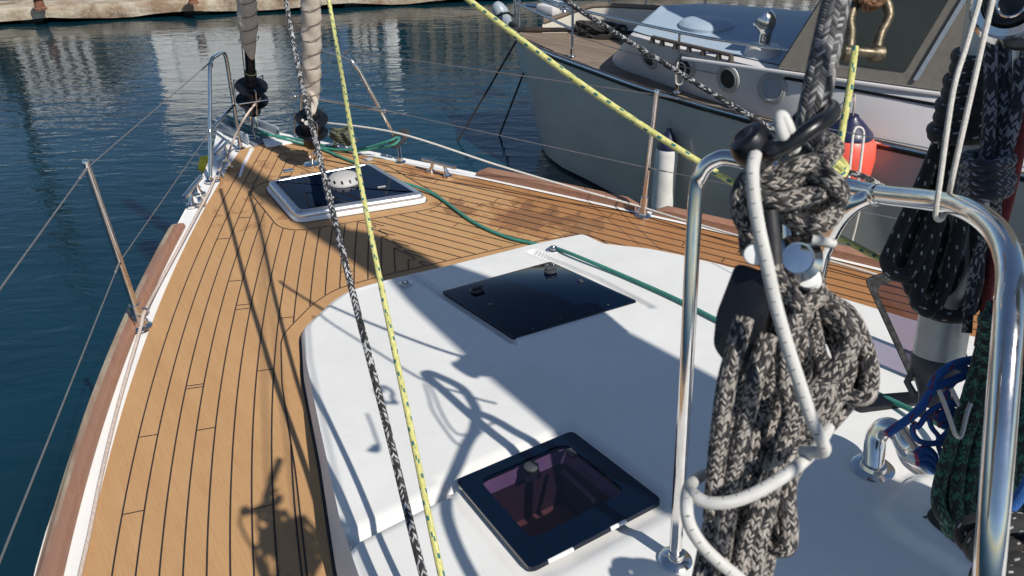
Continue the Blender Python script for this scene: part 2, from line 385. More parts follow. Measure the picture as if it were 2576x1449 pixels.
for px, py, s in ((103, 19, 1), (487, 4, .9)):
    p = at(px, py+5, QT); b = BM()
    lathe(b, [(0, 0), (.11*s, 0), (.11*s, .03), (.085*s, .05), (.08*s, .17), (.12*s, .2), (.125*s, .24), (.06*s, .27), (0, .27)], Matrix.Translation(p), 16)
    tag(obj('mooring_bollard', b, M['rust']), 'small rusty bollard on the quay at the far left' if s == 1 else 'rusty bollard on the quay just left of the forward furled sail', 'bollard', 'bollards on the quay')
# what stands behind the quay, seen only mirrored in the harbour
def building(name, label, s0, s1, d0, d1, h, wall, rows_, cols, winmat, roof=None, gap=.35):
    r = root(name, qp((s0+s1)/2, (d0+d1)/2, QT), label, 'building')
    rot = Matrix.Rotation(math.atan2(qd.y, qd.x), 3, 'Z')
    b = BM(); box(b, qp((s0+s1)/2, (d0+d1)/2, QT+h/2), (s1-s0, d1-d0, h), rot); obj('wall', b, wall, r, smooth=False)
    b = BM(); box(b, qp((s0+s1)/2, (d0+d1)/2, QT+h+.1), (s1-s0+.3, d1-d0+.3, .2), rot); obj('roof', b, roof or M['grey_paint'], r, smooth=False)
    for i in range(rows_):
        for j in range(cols):
            ww = (s1-s0)/cols; hh = h/rows_
            b = BM(); box(b, qp(s0+ww*(j+.5), d0-.02, QT+hh*(i+.55)), (ww*(1-gap), .1, hh*.5), rot); obj('window', b, winmat, r, smooth=False)
    return r
M['wallwhite'] = plain('white_render', (.95, .95, .93), .8, var=.03); M['walltan'] = plain('tan_render', (.30, .25, .18), .8, var=.2, vscale=1); M['winblue'] = plain('window_glass', (.02, .03, .04), .1); M['walldark'] = plain('dark_stone_wall', (.10, .095, .085), .9, var=.5, vscale=.8)
M['leaf'] = plain('dark_leaves', (.035, .06, .025), .8, var=.6, vscale=3)
def mirror_span(px0, px1, top_y, dist):
    """where a thing must stand to be mirrored between two columns of the water down to a row"""
    out = []
    for px in (px0, px1):
        d = ray(px, top_y); h = Vector((d.x, d.y, 0)); hl = h.length
        k = (qn.dot(QB)+dist)/qn.dot(h); P = h*k; out.append(((P-QB).dot(qd), P.length, -d.z/hl))
    H = [2*WATER-EYE+o[1]*o[2] for o in out]
    return out[0][0], out[1][0], sum(H)/2-QT
s0, s1, h = mirror_span(428, 716, 285, 2.2)
building('white_building', 'plain tall white building behind the quay, seen as the bright patch in the water', s0, s1, 2.2, 6, h, M['wallwhite'], 1, 1, M['wallwhite'], M['wallwhite'])
s0, s1, h = mirror_span(-260, 70, 245, 2.6)
building('stone_house', 'dark stone house with white shutters behind the quay at the far left', s0, s1, 2.6, 8, h, M['walldark'], 6, 9, M['wallwhite'], M['grey_paint'], .55)
s0, s1, h = mirror_span(75, 270, 235, 2.4)
building('shuttered_house', 'dark narrow house with pale shutters behind the quay', s0, s1, 2.4, 6, h, M['walldark'], 7, 6, M['wallwhite'], M['wallwhite'], .5)
s0, s1, h = mirror_span(285, 412, 100, 2.4)
building('low_shed', 'low tan shed behind the quay between two houses', s0, s1, 2.4, 6, h, M['walltan'], 1, 4, M['winblue'])
s0, s1, h = mirror_span(722, 830, 110, 2.4)
building('tan_shed', 'low tan building beside the white building', s0, s1, 2.4, 6, h, M['walltan'], 2, 4, M['winblue'])
s0, s1, h = mirror_span(890, 955, 130, 2.4)
building('small_tan_house', 'small tan house behind the quay', s0, s1, 2.4, 6, h, M['walltan'], 2, 3, M['wallwhite'])
s0, s1, h = mirror_span(975, 1010, 190, 2.4)
building('white_tower', 'narrow white tower behind the quay', s0, s1, 2.4, 4, h, M['wallwhite'], 1, 1, M['wallwhite'])
s0, s1, h = mirror_span(1030, 1350, 165, 2.4)
building('long_stone_house', 'long dark stone house with a few pale windows behind the quay', s0, s1, 2.4, 8, h, M['walldark'], 4, 8, M['walltan'], M['walltan'], .6)
s0, s1, h = mirror_span(1370, 2100, 85, 2.4)
building('pale_warehouse', 'long pale warehouse with dark doors behind the quay on the right', s0, s1, 2.4, 8, h, M['wallwhite'], 3, 16, M['walldark'], None, .5)
s0, s1, h = mirror_span(228, 232, 760, 1.2)
b = BM(); p = qp(s0, 1.2, QT); hh = h
tube(b, [p, p+Vector((0, 0, hh))], .08, 8)
for z, l in ((.55, 1.0), (.78, .7)): tube(b, [p+Vector((0, 0, hh*z))-qd*l, p+Vector((0, 0, hh*z))+qd*l], .035, 6)
box(b, p+Vector((0, 0, hh*.66)), (.5, .5, .3)); box(b, p+Vector((0, 0, hh*.42)), (.4, .4, .3))
tag(obj('signal_mast', b, M['dark']), 'tall dark mast with crossbars on the quay, mirrored as a wavy line', 'mast')
# ------------------------------------------------------------------ our yacht
Y = root('sailing_yacht', (1.38, 2.0, 0), 'white sailing yacht with teak foredeck that the camera stands on', 'sailboat')
def interp(T, y):
    if y <= T[0][0]: return T[0][1]
    for (a, p), (c, q) in zip(T, T[1:]):
        if y <= c: return p+(q-p)*(y-a)/(c-a)
    return T[-1][1]
def smoothT(T, n=5): 
    return [(p.x, p.y) for p in smooth([(a, b_, 0) for a, b_ in T], n)]
PE = smoothT([(-2, -.62), (-1, -.60), (0, -.53), (1, -.41), (1.888, -.184), (2.348, -.025), (2.637, .099), (3.041, .28), (3.489, .482), (3.957, .728), (4.436, .97), (4.754, 1.19), (4.87, 1.27)])
SE = smoothT([(-2, 4.15), (-1, 3.98), (0, 3.72), (1.165, 3.314), (1.791, 2.99), (2.153, 2.826), (2.6, 2.625), (3.1, 2.41), (3.61, 2.176), (4.0, 1.985), (4.376, 1.79), (4.764, 1.56), (4.84, 1.50)])
import numpy as np
def polyT(T, deg=4):
    a = np.array([q for q in T]); c = np.polyfit(a[:, 0], a[:, 1], deg); ys = np.linspace(T[0][0], T[-1][0], 80); return [(float(y), float(np.polyval(c, y))) for y in ys]
PE = polyT([q for q in PE if q[0] > -.5]); SE = polyT([q for q in SE if q[0] > -.5], 3)
PE = [(-2., PE[0][1]-.12)]+PE; SE = [(-2., SE[0][1]+.35)]+SE
HO = smoothT([(-2, -.80), (0, -.66), (1.0, -.53), (1.888, -.315), (2.284, -.18), (2.596, -.05), (2.961, .11), (3.525, .38), (3.95, .60), (4.45, .86), (4.9, 1.07), (5.2, 1.19), (5.42, 1.27), (5.5, 1.32)])
HS = smoothT([(-2, 4.32), (0, 3.86), (1.165, 3.45), (1.791, 3.12), (2.6, 2.74), (3.1, 2.51), (3.61, 2.27), (4.0, 2.07), (4.376, 1.88), (4.764, 1.68), (5.1, 1.52), (5.4, 1.40), (5.5, 1.35)])
def hull_loft(bm, top, wz, cx, y0, y1, n, xin, side, z0=-.01):
    cols = []
    for i in range(n+1):
        y = y0+(y1-y0)*i/n; xt = interp(top, y); col = []
        for k in range(9):
            t = k/8; z = z0+(wz-z0)*t; f = 1-(1-xin)*t**1.6; yy = y-.10*t*max(0, (y-3.8)/1.6)
            col.append(bm.verts.new((cx(y)+(xt-cx(y))*f, yy, z)))
        cols.append(col)
    for a, c in zip(cols, cols[1:]):
        for k in range(8):
            bm.faces.new((a[k], a[k+1], c[k+1], c[k]) if side > 0 else (a[k], c[k], c[k+1], a[k+1]))
    return cols
b = BM(); ccx = lambda y: 1.335+(.0 if y > 4 else (4-y)*.06)
hull_loft(b, HO, WATER-.3, ccx, -2, 5.5, 60, .72, 1); hull_loft(b, HS, WATER-.3, ccx, -2, 5.5, 60, .72, -1)
obj('hull', b, M['gelcoat'], Y)
b = BM(); rows = []
for i in range(91):
    y = -2+7.5*i/90; xl, xr = interp(HO, y), interp(HS, y)
    rows.append([b.verts.new((xl+(xr-xl)*k/4, y, -.014)) for k in range(5)])
for a, c in zip(rows, rows[1:]):
    for k in range(4): b.faces.new((a[k], a[k+1], c[k+1], c[k]))
obj('deck', b, M['gelcoat'], Y, label='white gelcoat deck')
b = BM(); rows = []; TZ = 0.
for i in range(121):
    y = -2+6.84*i/120; xl, xr = interp(PE, y), interp(SE, y)
    rows.append([b.verts.new((xl, y, TZ-.008)), *[b.verts.new((xl+(xr-xl)*k/6, y, TZ)) for k in range(7)], b.verts.new((xr, y, TZ-.008))])
for a, c in zip(rows, rows[1:]):
    for k in range(8): b.faces.new((a[k], a[k+1], c[k+1], c[k]))
b.faces.new(list(reversed(rows[-1])))
deck = obj('teak_decking', b, M['teak'], Y, smooth=False)
# coach roof outline on the deck
CO = [at(*q) for q in ((847, 1449), (807, 1181), (764, 959), (757, 848), (772, 831), (827, 773), (870, 745), (964, 717), (1044, 698), (1333, 631), (1470, 608))]
def flat0(p): return Vector((p.x, p.y, 0))
CO += [flat0(rp(*q))+Vector((.015, .015, 0)) for q in ((1523, 607), (1642, 620), (1725, 637), (1850, 667), (2117, 735), (2400, 815))]
CO = [Vector((.20, .6, 0)), Vector((.02, -.3, 0)), Vector((-.1, -2, 0))][::-1][:3] + CO + [CO[-1]+Vector((.10, -.35, 0)), CO[-1]+Vector((.35, -1.3, 0)), CO[-1]+Vector((.45, -3, 0))]
COd = []
for a, c in zip(CO, CO[1:]):
    nn = max(1, int((c-a).length/.02)); COd += [a.lerp(c, i/nn) for i in range(nn)]
COd.append(CO[-1])
# soften the outline
for _ in range(2): COd = [COd[0]]+[(COd[i-1]+COd[i]*2+COd[i+1])/4 for i in range(1, len(COd)-1)]+[COd[-1]]
def segd(p, a, c):
    ab = c-a; t = max(0, min(1, (p-a).dot(ab)/max(1e-9, ab.dot(ab)))); return (p-(a+ab*t)).length
def f2(v): return Vector((v.x, v.y))
GR = [[rp(*q) for q in l] for l in (((1040, 690), (1108, 736), (1292, 858)), ((1338, 632), (1392, 654), (1500, 700), (1630, 768)), ((872, 1362), (1000, 1300), (1122, 1238), (1134, 1222)))]
GR = [[f2(p) for p in l] for l in GR]
H3C = [rp(*q) for q in ((1145, 1215), (1440, 1090), (1667, 1265), (1335, 1440))]
H2C = [rp(*q) for q in ((1110, 735), (1385, 660), (1605, 760), (1292, 853))]
h3 = [f2(p) for p in H3C]; h3c = sum(h3, Vector((0, 0)))/4; h3x = [p+(p-h3c).normalized()*.045 for p in h3]
PAD = [f2(rp(*q)) for q in ((2700, 1060), (2290, 1210), (2205, 1290), (2240, 1345), (2430, 1460), (2800, 1700))]
def inpoly(p, poly):
    ins = False; n = len(poly)
    for i in range(n):
        a, c = poly[i], poly[i-1]
        if (a.y > p.y) != (c.y > p.y) and p.x < (c.x-a.x)*(p.y-a.y)/(c.y-a.y)+a.x: ins = not ins
    return ins
def sst(e0, e1, x):
    t = max(0, min(1, (x-e0)/(e1-e0))); return t*t*(3-2*t)
def roofz(p):
    z = zr(p.y); q = f2(p)
    for l in GR:
        d = min(segd(q, a, c) for a, c in zip(l, l[1:]))
        if d < .03: z -= .019*(1-sst(.007, .022, d))
    d3 = min(segd(q, h3x[i], h3x[i-1]) for i in range(4)); ins = inpoly(q, h3x)
    sd = -d3 if ins else d3
    if sd < .03: z -= .014*(1-sst(-.02, .02, sd))
    # aft of the step the roof is a little lower on the port side
    dp = min(segd(q, PAD[i], PAD[i-1]) for i in range(len(PAD))); sp = -dp if inpoly(q, PAD) else dp
    if sp < .03: z += .028*(1-sst(-.02, .012, sp))
    return z
b = BM(); NR = 250; ring0 = COd; cols = []
for q in ring0:
    c = Vector((1.55, max(-2., min(q.y, 2.1)), 0)); d = (c-q); L = d.length; d.normalize()
    zt = zr(q.y); ins_ = .018+max(0, 1.9-q.y)*.035; col = [b.verts.new((q.x, q.y, -.01)), b.verts.new((q.x+d.x*.004, q.y+d.y*.004, zt*.35))]
    for k in range(1, 5):
        t = k/4; dd = .004+ins_*t; z = zt*.35+(zt-.012-zt*.35)*t**.8; col.append(b.verts.new((q.x+d.x*dd, q.y+d.y*dd, z)))
    base = .004+ins_
    for k in range(1, NR):
        t = k/(NR-1); dd = base+(L-base)*t; p = q+d*dd; e = min(1, (dd-base)/.03)
        cam_ = -.03*((p.x-1.5)/1.3)**2
        z = roofz(p)-.012*(1-sst(0, 1, e))
        col.append(b.verts.new((p.x, p.y, z)))
    cols.append(col)
hole = [h3c+(p-h3c)*.93 for p in h3]
for a, c in zip(cols, cols[1:]):
    for k in range(len(a)-1):
        if inpoly(f2(a[k].co), hole): continue
        try: b.faces.new((a[k], a[k+1], c[k+1], c[k]))
        except ValueError: pass
bmesh.ops.remove_doubles(b, verts=b.verts[:], dist=.0004)
bmesh.ops.recalc_face_normals(b, faces=b.faces[:])
roof = obj('coach_roof', b, M['nonskid'], Y, label='white textured coach roof')
# black sealant round the coach roof
def ribbon(bm, pts, wd, z, mi=0):
    prev = None
    for i, p in enumerate(pts):
        a, c = pts[max(0, i-1)], pts[min(len(pts)-1, i+1)]; t = Vector((c.x-a.x, c.y-a.y, 0))
        if t.length < 1e-8: continue
        t.normalize(); nn = Vector((-t.y, t.x, 0))*wd/2
        cur = (bm.verts.new((p.x+nn.x, p.y+nn.y, z)), bm.verts.new((p.x-nn.x, p.y-nn.y, z)))
        if prev: bm.faces.new((prev[0], prev[1], cur[1], cur[0]))
        prev = cur
H1C = [at(*q, .05) for q in ((661, 453), (739, 542), (1082, 488), (935, 403))]
H1L = roundpoly([Vector((p.x, p.y, 0)) for p in H1C], .07, 6)
cb = BM(); cz = .0025
def offs(pts, d):  # offset an open line outward from the roof's middle
    out = []
    for i, p in enumerate(pts):
        a, c = pts[max(0, i-1)], pts[min(len(pts)-1, i+1)]; t = (c-a); t.z = 0; t.normalize(); nn = Vector((-t.y, t.x, 0))
        if nn.dot(Vector((1.5, .5, 0))-p) > 0: nn = -nn
        out.append(p+nn*d)
    return out
ribbon(cb, offs(COd, .004), .010, cz)
MG = offs(COd, .078); mgs = [MG[0]]
for p in MG[1:]:
    if (p-mgs[-1]).length > .03: mgs.append(p)
MG = mgs; ribbon(cb, MG, .005, cz)
MGp = [f2(p) for p in MG]+[Vector((3.4, -2.5)), Vector((-.1, -2.5))]
H1M = inset(H1L, -.085); ribbon(cb, H1M+[H1M[0]], .005, cz); ribbon(cb, inset(H1L, -.004)+[inset(H1L, -.004)[0]], .006, cz)
H1p = [f2(p) for p in H1M]
CX = 1.42
def clipline(pts, test, wd=.0052):
    run = []
    for p in pts:
        if test(p): run.append(p)
        else:
            if len(run) > 2: ribbon(cb, run, wd, cz)
            run = []
    if len(run) > 2: ribbon(cb, run, wd, cz)
def okp(p): q = f2(p); return not inpoly(q, MGp) and not inpoly(q, H1p)
def curve(T, d, sg):
    out = []
    for i in range(430):
        y = -2+6.82*i/429; s = (interp(T, y+.05)-interp(T, y-.05))/.1; x = interp(T, y)+sg*d*math.sqrt(1+s*s); out.append(Vector((x, y, 0)))
    return out
# margin seam near each edge is implied by the first plank
rj = random.Random(3)
for k in range(0, 34):
    d = .080+.063*k
    L = curve(PE, d, 1); clipline(L, lambda p: okp(p) and p.x < CX)
    for yj in [rj.uniform(-1, 4.6)+0 for _ in range(4)]:
        p = min(L, key=lambda v: abs(v.y-yj)); s = (interp(PE, yj+.05)-interp(PE, yj-.05))/.1; nn = Vector((1, -s, 0)).normalized()
        a = p+nn*.003; c = p+nn*.060
        if okp(a) and okp(c) and c.x < CX-.03: ribbon(cb, [a, (a+c)/2, c], .004, cz)
    R_ = curve(SE, .05+.060*k, -1)
    pe = [interp(SE, p.y) for p in R_]
    clipline(R_, lambda p: okp(p) and p.x > CX+.05, .0045)
    end = [p for p in R_ if p.x < CX+.06 and okp(p)]
    for yj in [rj.uniform(0, 4.4) for _ in range(3)]:
        p = min(R_, key=lambda v: abs(v.y-yj)); nn = Vector((-1, -.45, 0)).normalized(); a = p+nn*.003; c = p+nn*.046
        if okp(a) and okp(c) and c.x > CX+.04: ribbon(cb, [a, (a+c)/2, c], .004, cz)
# stepped seam where the two runs of planks meet on the middle line
ends = []
for k in range(0, 34):
    L = [p for p in curve(PE, .080+.063*k, 1) if p.x < CX and okp(p)]
    if L and L[-1].x > CX-.05: ends.append(L[-1])
ends.sort(key=lambda p: p.y)
for a, c in zip(ends, ends[1:]):
    if 0 < (c-a).y < .4: clipline(smooth([a, a+Vector((.028, -.012, 0)), a+Vector((.032, .012, 0)), c], 6), okp, .0045)
for k in range(0, 34):
    L = [p for p in curve(SE, .05+.060*k, -1) if p.x > CX+.05 and okp(p)]
    if L and L[-1].x < CX+.10:
        e = L[-1]; clipline(smooth([e, e+Vector((-.018, .03, 0)), e+Vector((-.03, .018, 0)), e+Vector((-.012, -.035, 0)), e+Vector((.01, -.075, 0))], 5), okp, .0045)
obj('caulking', cb, M['caulk'], deck, smooth=False)
# toe rails
def rail(name, T, y0, y1, sg, inner, prof, mats, cut=.06, lab=None):
    b = BM(); prev = None; n = int((y1-y0)/.05)
    for i in range(n+1):
        y = y0+(y1-y0)*i/n; s = (interp(T, y+.05)-interp(T, y-.05))/.1; nn = Vector((sg, -sg*s, 0)).normalized(); base = Vector((interp(T, y), y, 0))
        k = 1. if i > 0 else .55
        if y1 < 5 and i == n: k = .4
        row = [b.verts.new(base+nn*(inner+o)+Vector((0, 0, (h-.0)*k if h > 0 else h))) for o, h, _ in prof]
        if prev:
            for j in range(len(row)-1):
                f = b.faces.new((prev[j], prev[j+1], row[j+1], row[j])); f.material_index = prof[j][2]
        else: b.faces.new(row)
        prev = row
    b.faces.new(list(reversed(prev))); bmesh.ops.recalc_face_normals(b, faces=b.faces[:])
    o = obj(name, b, mats, Y, label=lab); return o
pprof = [(0, -.012, 0), (.004, .018, 0), (.010, .024, 0), (.036, .025, 1), (.066, .012, 1), (.086, -.035, 1), (.075, -.055, 1)]
rail('toe_rail', PE, -2, 3.93, -1, .055, pprof, [M['rail_red'], M['rail_pale']], lab='weathered two-tone teak toe rail on the port side')
sprof = [(0, -.012, 0), (.003, .04, 0), (.012, .048, 0), (.05, .05, 0), (.07, .03, 0), (.085, -.03, 0)]
rail('toe_rail', SE, 2.70, 3.58, 1, .025, sprof, [M['rail_red'], M['rail_pale']], lab='red-brown teak toe rail forward of the starboard stanchion')
rail('toe_rail', SE, -2, 2.60, 1, .025, sprof, [M['rail_red'], M['rail_pale']], lab='red-brown teak toe rail aft of the starboard stanchion')
# white edge line inside the starboard rail
b = BM(); L = [p for p in curve(SE, .014, -1)]; L = [Vector((2*interp(SE, p.y)-p.x, p.y, 0)) for p in L]; ribbon(b, [p for p in L if p.y < 4.7], .022, .004); obj('edge_strip', b, M['gelcoat'], Y)
# ------------------------------------------------------------------ hatches
Zv = Vector((0, 0, 1))
hr = root('hatch_group', (0, 0, 0), 'x', 'x'); bpy.data.objects.remove(hr)
# forward hatch: raised aluminium frame, smoked lid, ventilator
fh = None
b = BM(); L0 = [Vector((p.x, p.y, 0)) for p in H1L]
def lift(l, z): return [Vector((p.x, p.y, z)) for p in l]
ringband(b, [lift(L0, -.004), lift(L0, .016), lift(inset(L0, .012), .022), lift(inset(L0, .03), .022)])
fh = obj('forward_hatch', b, M['gelcoat'], Y, label='large framed hatch with smoked lid and round ventilator on the foredeck')
b = BM(); ringband(b, [lift(inset(L0, .014), .018), lift(inset(L0, .012), .030), lift(inset(L0, .016), .042), lift(inset(L0, .026), .050), lift(inset(L0, .050), .052), lift(inset(L0, .054), .047)])
obj('frame', b, M['brushed'], fh)
b = BM(); l = lift(inset(L0, .053), .0495); b.faces.new([b.verts.new(p) for p in l]); bmesh.ops.recalc_face_normals(b, faces=b.faces[:])
if b.faces[0].normal.z < 0: bmesh.ops.reverse_faces(b, faces=b.faces[:])
obj('pane', b, M['acrylic'], fh, smooth=False)
def vent(parent, c, r):
    b = BM(); lathe(b, [(r*1.02, 0), (r*1.02, .007), (r*.99, .012), (r*.93, .020), (r*.78, .033), (r*.45, .043), (r*.2, .046), (0, .046)], Matrix.Translation(c), 40)
    o = obj('ventilator', b, M['ventgrey'], parent, label='round pale ventilator with small slots')
    b = BM()
    for k in range(12):
        a = k*math.pi/6; d = Vector((math.cos(a), math.sin(a), 0)); m = frame(c+d*r*.90+Vector((0, 0, .0245)), d+Vector((0, 0, .9)))
        bb = bmesh.new(); bmesh.ops.create_cube(bb, size=1, matrix=m @ Matrix.Diagonal((.010, .020, .003, 1))); _merge(b, bb)
    return o, b
vc = at(866, 455, .05); r_ = (at(908, 455, .05)-at(824, 455, .05)).length/2
ov, bs = vent(fh, Vector((vc.x, vc.y, .05)), r_)
obj('ventilator_slots', bs, M['black'], fh)
e0, e1 = at(765, 535, .04), at(1060, 488, .04); ed = (e1-e0).normalized(); er = Matrix.Rotation(math.atan2(ed.y, ed.x), 3, 'Z')
for tt in (.28, .62, .86):
    b = BM(); c = e0.lerp(e1, tt); c = c+Vector((-ed.y, ed.x, 0))*.012; c.z = .040
    for k in (-1, 0, 1): tube(b, [c+ed*(k*.026-.012), c+ed*(k*.026+.012)], .008, 10)
    obj('hinge', b, M['brushed'], fh)
for (x, y) in ((725, 430), (925, 402)):
    b = BM(); c = at(x, y, .055); box(b, (c.x, c.y, .058), (.06, .03, .014), er, .006); obj('latch', b, M['steel'] if x < 800 else M['grey'], fh)
for (x, y) in ((960, 470), (830, 498)):
    b = BM(); c = at(x, y, .052); box(b, (c.x, c.y, .0525), (.045, .014, .006), er, .002); obj('label_plate', b, M['grey'], fh)
# flush hatches on the coach roof
def roundq(cs, r, n=5): return roundpoly(cs, r, n)
def flush(name, cs, mat, z=.006, th=.012, lab=None):
    c = sum(cs, Vector())/4; nn = (cs[1]-cs[0]).cross(cs[2]-cs[1]).normalized(); nn = nn if nn.z > 0 else -nn
    l = roundq([p+nn*z for p in cs], .02); b = BM(); slab(b, l, th, up=nn, bev=.003)
    return obj(name, b, mat, Y, label=lab), nn, c
mh, mn, mc = flush('middle_hatch', H2C, M['acrylic'], lab='shaded black flush hatch forward on the coach roof')
def on(cs, u, v, up): # bilinear
    return (cs[0]*(1-u)+cs[1]*u)*(1-v)+(cs[3]*(1-u)+cs[2]*u)*v+mn*up
ax = (H2C[1]-H2C[0]).normalized(); ay = (H2C[3]-H2C[0]).normalized()
def hrot(axv, nn): x = (axv-nn*axv.dot(nn)).normalized(); return Matrix((x, nn.cross(x), nn)).transposed()
for px, py in ((1200, 737), (1385, 688)):
    b = BM(); c = rp(px, py)+mn*.010; lathe(b, [(.028, 0), (.028, .006), (.022, .009), (0, .009)], frame(c, mn, ax), 20, sx=1.)
    box(b, c+mn*.016+ax*.004, (.050, .016, .012), hrot(ax, mn), .004); obj('handle', b, M['darkgrey'], mh)
for px, py in ((1235, 771), (1461, 711)):
    b = BM(); c = rp(px, py)+mn*.008; box(b, c, (.017, .026, .006), hrot(ax, mn), .003); obj('stop', b, M['darkgrey'], mh)
for px, py in ((1410, 805), (1490, 785), (1530, 770), (1340, 830)):
    b = BM(); c = rp(px, py)+mn*.0065; lathe(b, [(.005, 0), (.004, .001), (0, .001)], frame(c, mn), 10); obj('screw', b, M['darkgrey'], mh)
# aft hatch: black border, violet see-through centre over the cabin liner
n3 = (H3C[1]-H3C[0]).cross(H3C[2]-H3C[1]).normalized(); n3 = n3 if n3.z > 0 else -n3
o3 = sum(H3C, Vector())/4
outer = roundq([p+n3*.010 for p in H3C], .02, 6)
def q3(u, v, up=.010): return (H3C[0]*(1-u)+H3C[1]*u)*(1-v)+(H3C[3]*(1-u)+H3C[2]*u)*v+n3*up
inn = roundq([q3(.14, .10), q3(.86, .10), q3(.87, .80), q3(.13, .80)], .035, 6)
b = BM(); ringband(b, [[p-n3*.014 for p in outer], outer, [p+(o3-p).normalized()*.003+n3*.002 for p in outer], [p+n3*.002 for p in inn], [p-n3*.008 for p in inn]])
ah = obj('aft_hatch', b, M['acrylic'], Y, label='glossy black flush hatch with violet see-through centre, nearest hatch', ang=12)
b = BM(); f = b.faces.new([b.verts.new(p-n3*.001) for p in inn]); b.normal_update()
if f.normal.z < 0: f.normal_flip()
obj('pane', b, M['smoke'], ah, smooth=False)
b = BM()
def q3d(u, v, d): return q3(u, v, -.0)-Vector((0, 0, d))
bl = [q3(.14, .10, -.004), q3(.86, .10, -.004), q3(.87, .80, -.004), q3(.13, .80, -.004)]; bo = [p-Vector((0, 0, .055)) for p in bl]; bb_ = [p-Vector((0, 0, .30)) for p in bl]
ringband(b, [roundq(bl, .03), roundq(bo, .03)], 0); ringband(b, [roundq(bo, .03), roundq(bb_, .03)], 1); b.faces.new([b.verts.new(p) for p in roundq(bb_, .03)]).material_index = 2
for f in b.faces: f.normal_flip()
M['headliner'] = plain('brown_cabin_wood', (.10, .06, .05), .5); M['cabindark'] = plain('dark_cabin_inside', (.02, .018, .022), .8)
obj('liner', b, [M['liner'], M['headliner'], M['cabindark']], ah, label='pale cabin lining seen through the violet pane')
for px, py, s in ((1337, 1182, 1), (1437, 1147, 0)):
    b = BM(); c = rp(px, py)+n3*.008; ax3 = (H3C[1]-H3C[0]).normalized()
    if s: lathe(b, [(.021, -.02), (.021, .006), (.017, .009), (0, .009)], frame(c, n3), 20); box(b, c-n3*.03-ax3*.0, (.05, .02, .02), hrot(ax3, n3), .005)
    else: box(b, c+n3*.004, (.020, .034, .01), hrot(ax3, n3), .004)
    obj('handle', b, M['darkgrey'], ah)
b = BM(); c = q3(.80, .3, -.03); ax3 = (H3C[1]-H3C[0]).normalized(); ay3 = (H3C[3]-H3C[0]).normalized()
box(b, q3(.72, .45, -.03), (.016, .16, .012), hrot(ax3, n3), .004); box(b, q3(.62, .70, -.04), (.05, .03, .02), hrot(ax3, n3), .008); obj('stay_arm', b, M['darkgrey'], ah)
for px, py in ((1579, 1291), (1537, 1312), (1462, 1351), (1415, 1376)):
    b = BM(); c = rp(px, py)+n3*.0085; lathe(b, [(.0045, 0), (.0045, .0012), (.003, .0018), (.0018, .0006), (0, .0006)], frame(c, n3), 14)
    obj('screw', b, M['steel'], ah)
for (u0, u1) in ((.12, .30), (.58, .70)):
    b = BM(); a, c = q3(u0, 1.005, .006), q3(u1, 1.005, .006); box(b, (a+c)/2, ((c-a).length, .008, .010), hrot(ax3, n3), .002); obj('hinge', b, M['bone'], ah)
# far hatch standing open on the starboard side, in front of the pole
b = BM(); fr = [atd(2176, 700, 2.50), atd(2310, 655, 2.50), atd(2440, 905, 2.42), atd(2306, 985, 2.42)]
nn = (fr[1]-fr[0]).cross(fr[3]-fr[0]).normalized(); nn = nn if nn.dot(F) < 0 else -nn
fr_o = roundpoly(fr, .02, 4); fc = sum(fr, Vector())/4
fi = roundpoly([fc+(p-fc)*.80+(Vector((0, 0, 0))) for p in fr], .03, 4)
ringband(b, [[p-nn*.008 for p in fr_o], fr_o, fi, [p-nn*.008 for p in fi], [p-nn*.008 for p in fr_o]])
oh = obj('open_hatch_lid', b, M['flatblack'], Y, label='smoked hatch lid standing open beside the silver pole')
b = BM(); f = b.faces.new([b.verts.new(p-nn*.004) for p in fi]); b.normal_update()
if f.normal.dot(nn) < 0: f.normal_flip()
M['smoke2'] = pane('pale_smoked_acrylic', (.38, .32, .41)); obj('pane', b, M['smoke2'], oh, smooth=False)
b = BM(); c0 = rp(2215, 990); c1 = rp(2330, 1030); box(b, (c0+c1)/2, (.30, .06, .03), Matrix.Rotation(-.5, 3, 'Z'), .01); obj('hatch_coaming', b, M['blackalu'], oh)
# ------------------------------------------------------------------ pad eyes and flush fittings
for px, py in ((1020, 718), (1392, 630)):
    b = BM(); c = rp(px, py); c.z += .003
    lathe(b, [(.030, -.005), (.030, .004), (.026, .007), (.012, .008), (.0, .008)], Matrix.Translation(c), 24); tube(b, smooth([c+Vector((math.cos(a)*.017, math.sin(a)*.017, .011)) for a in [k*math.pi/5 for k in range(10)]], 3, True), .0035, 6, True)
    lathe(b, [(.009, .006), (.009, .012), (.005, .020), (0, .022)], Matrix.Translation(c), 12)
    obj('folding_pad_eye', b, M['steel'], Y)
# ------------------------------------------------------------------ stanchions
def stanchion(base, top, lab, r=.0142, hole=.43):
    d = (top-base); n = d.normalized()
    b = BM(); tube(b, [base+n*.05, base+n*.2, top], [r, r, r*.9], 14); lathe(b, [(r*.9, 0), (r*.95, .006), (r*.7, .014), (0, .016)], frame(top, n), 14)
    s = obj('stanchion', b, M['steel'], Y, label=lab)
    b = BM(); lathe(b, [(r*3.0, 0), (r*3.0, .004), (r*1.7, .012), (r*1.45, .02), (r*1.4, .11), (0, .11)], frame(base, n), 18); obj('socket', b, M['steel'], s)
    b = BM(); p = base+n*(d.length*hole); lathe(b, [(0, -.016), (.007, -.016), (.007, .016), (0, .016)], frame(p, Vector((.35, 1, 0))), 12); obj('eyelet', b, M['bone'] if False else M['blackalu'], s)
    b = BM(); lathe(b, [(0, -.014), (.006, -.014), (.006, .014), (0, .014)], frame(base+n*.085, R), 10); obj('set_screw', b, M['bronze'], s)
    return s
P1b, P1t = at(357, 823, .0), None
P1b = Vector((at(357, 823).x, at(357, 823).y, 0)); P1t = atd(217, 412, (at(357, 823)-CAM).dot(F)-.02)
hh = .70; best = None
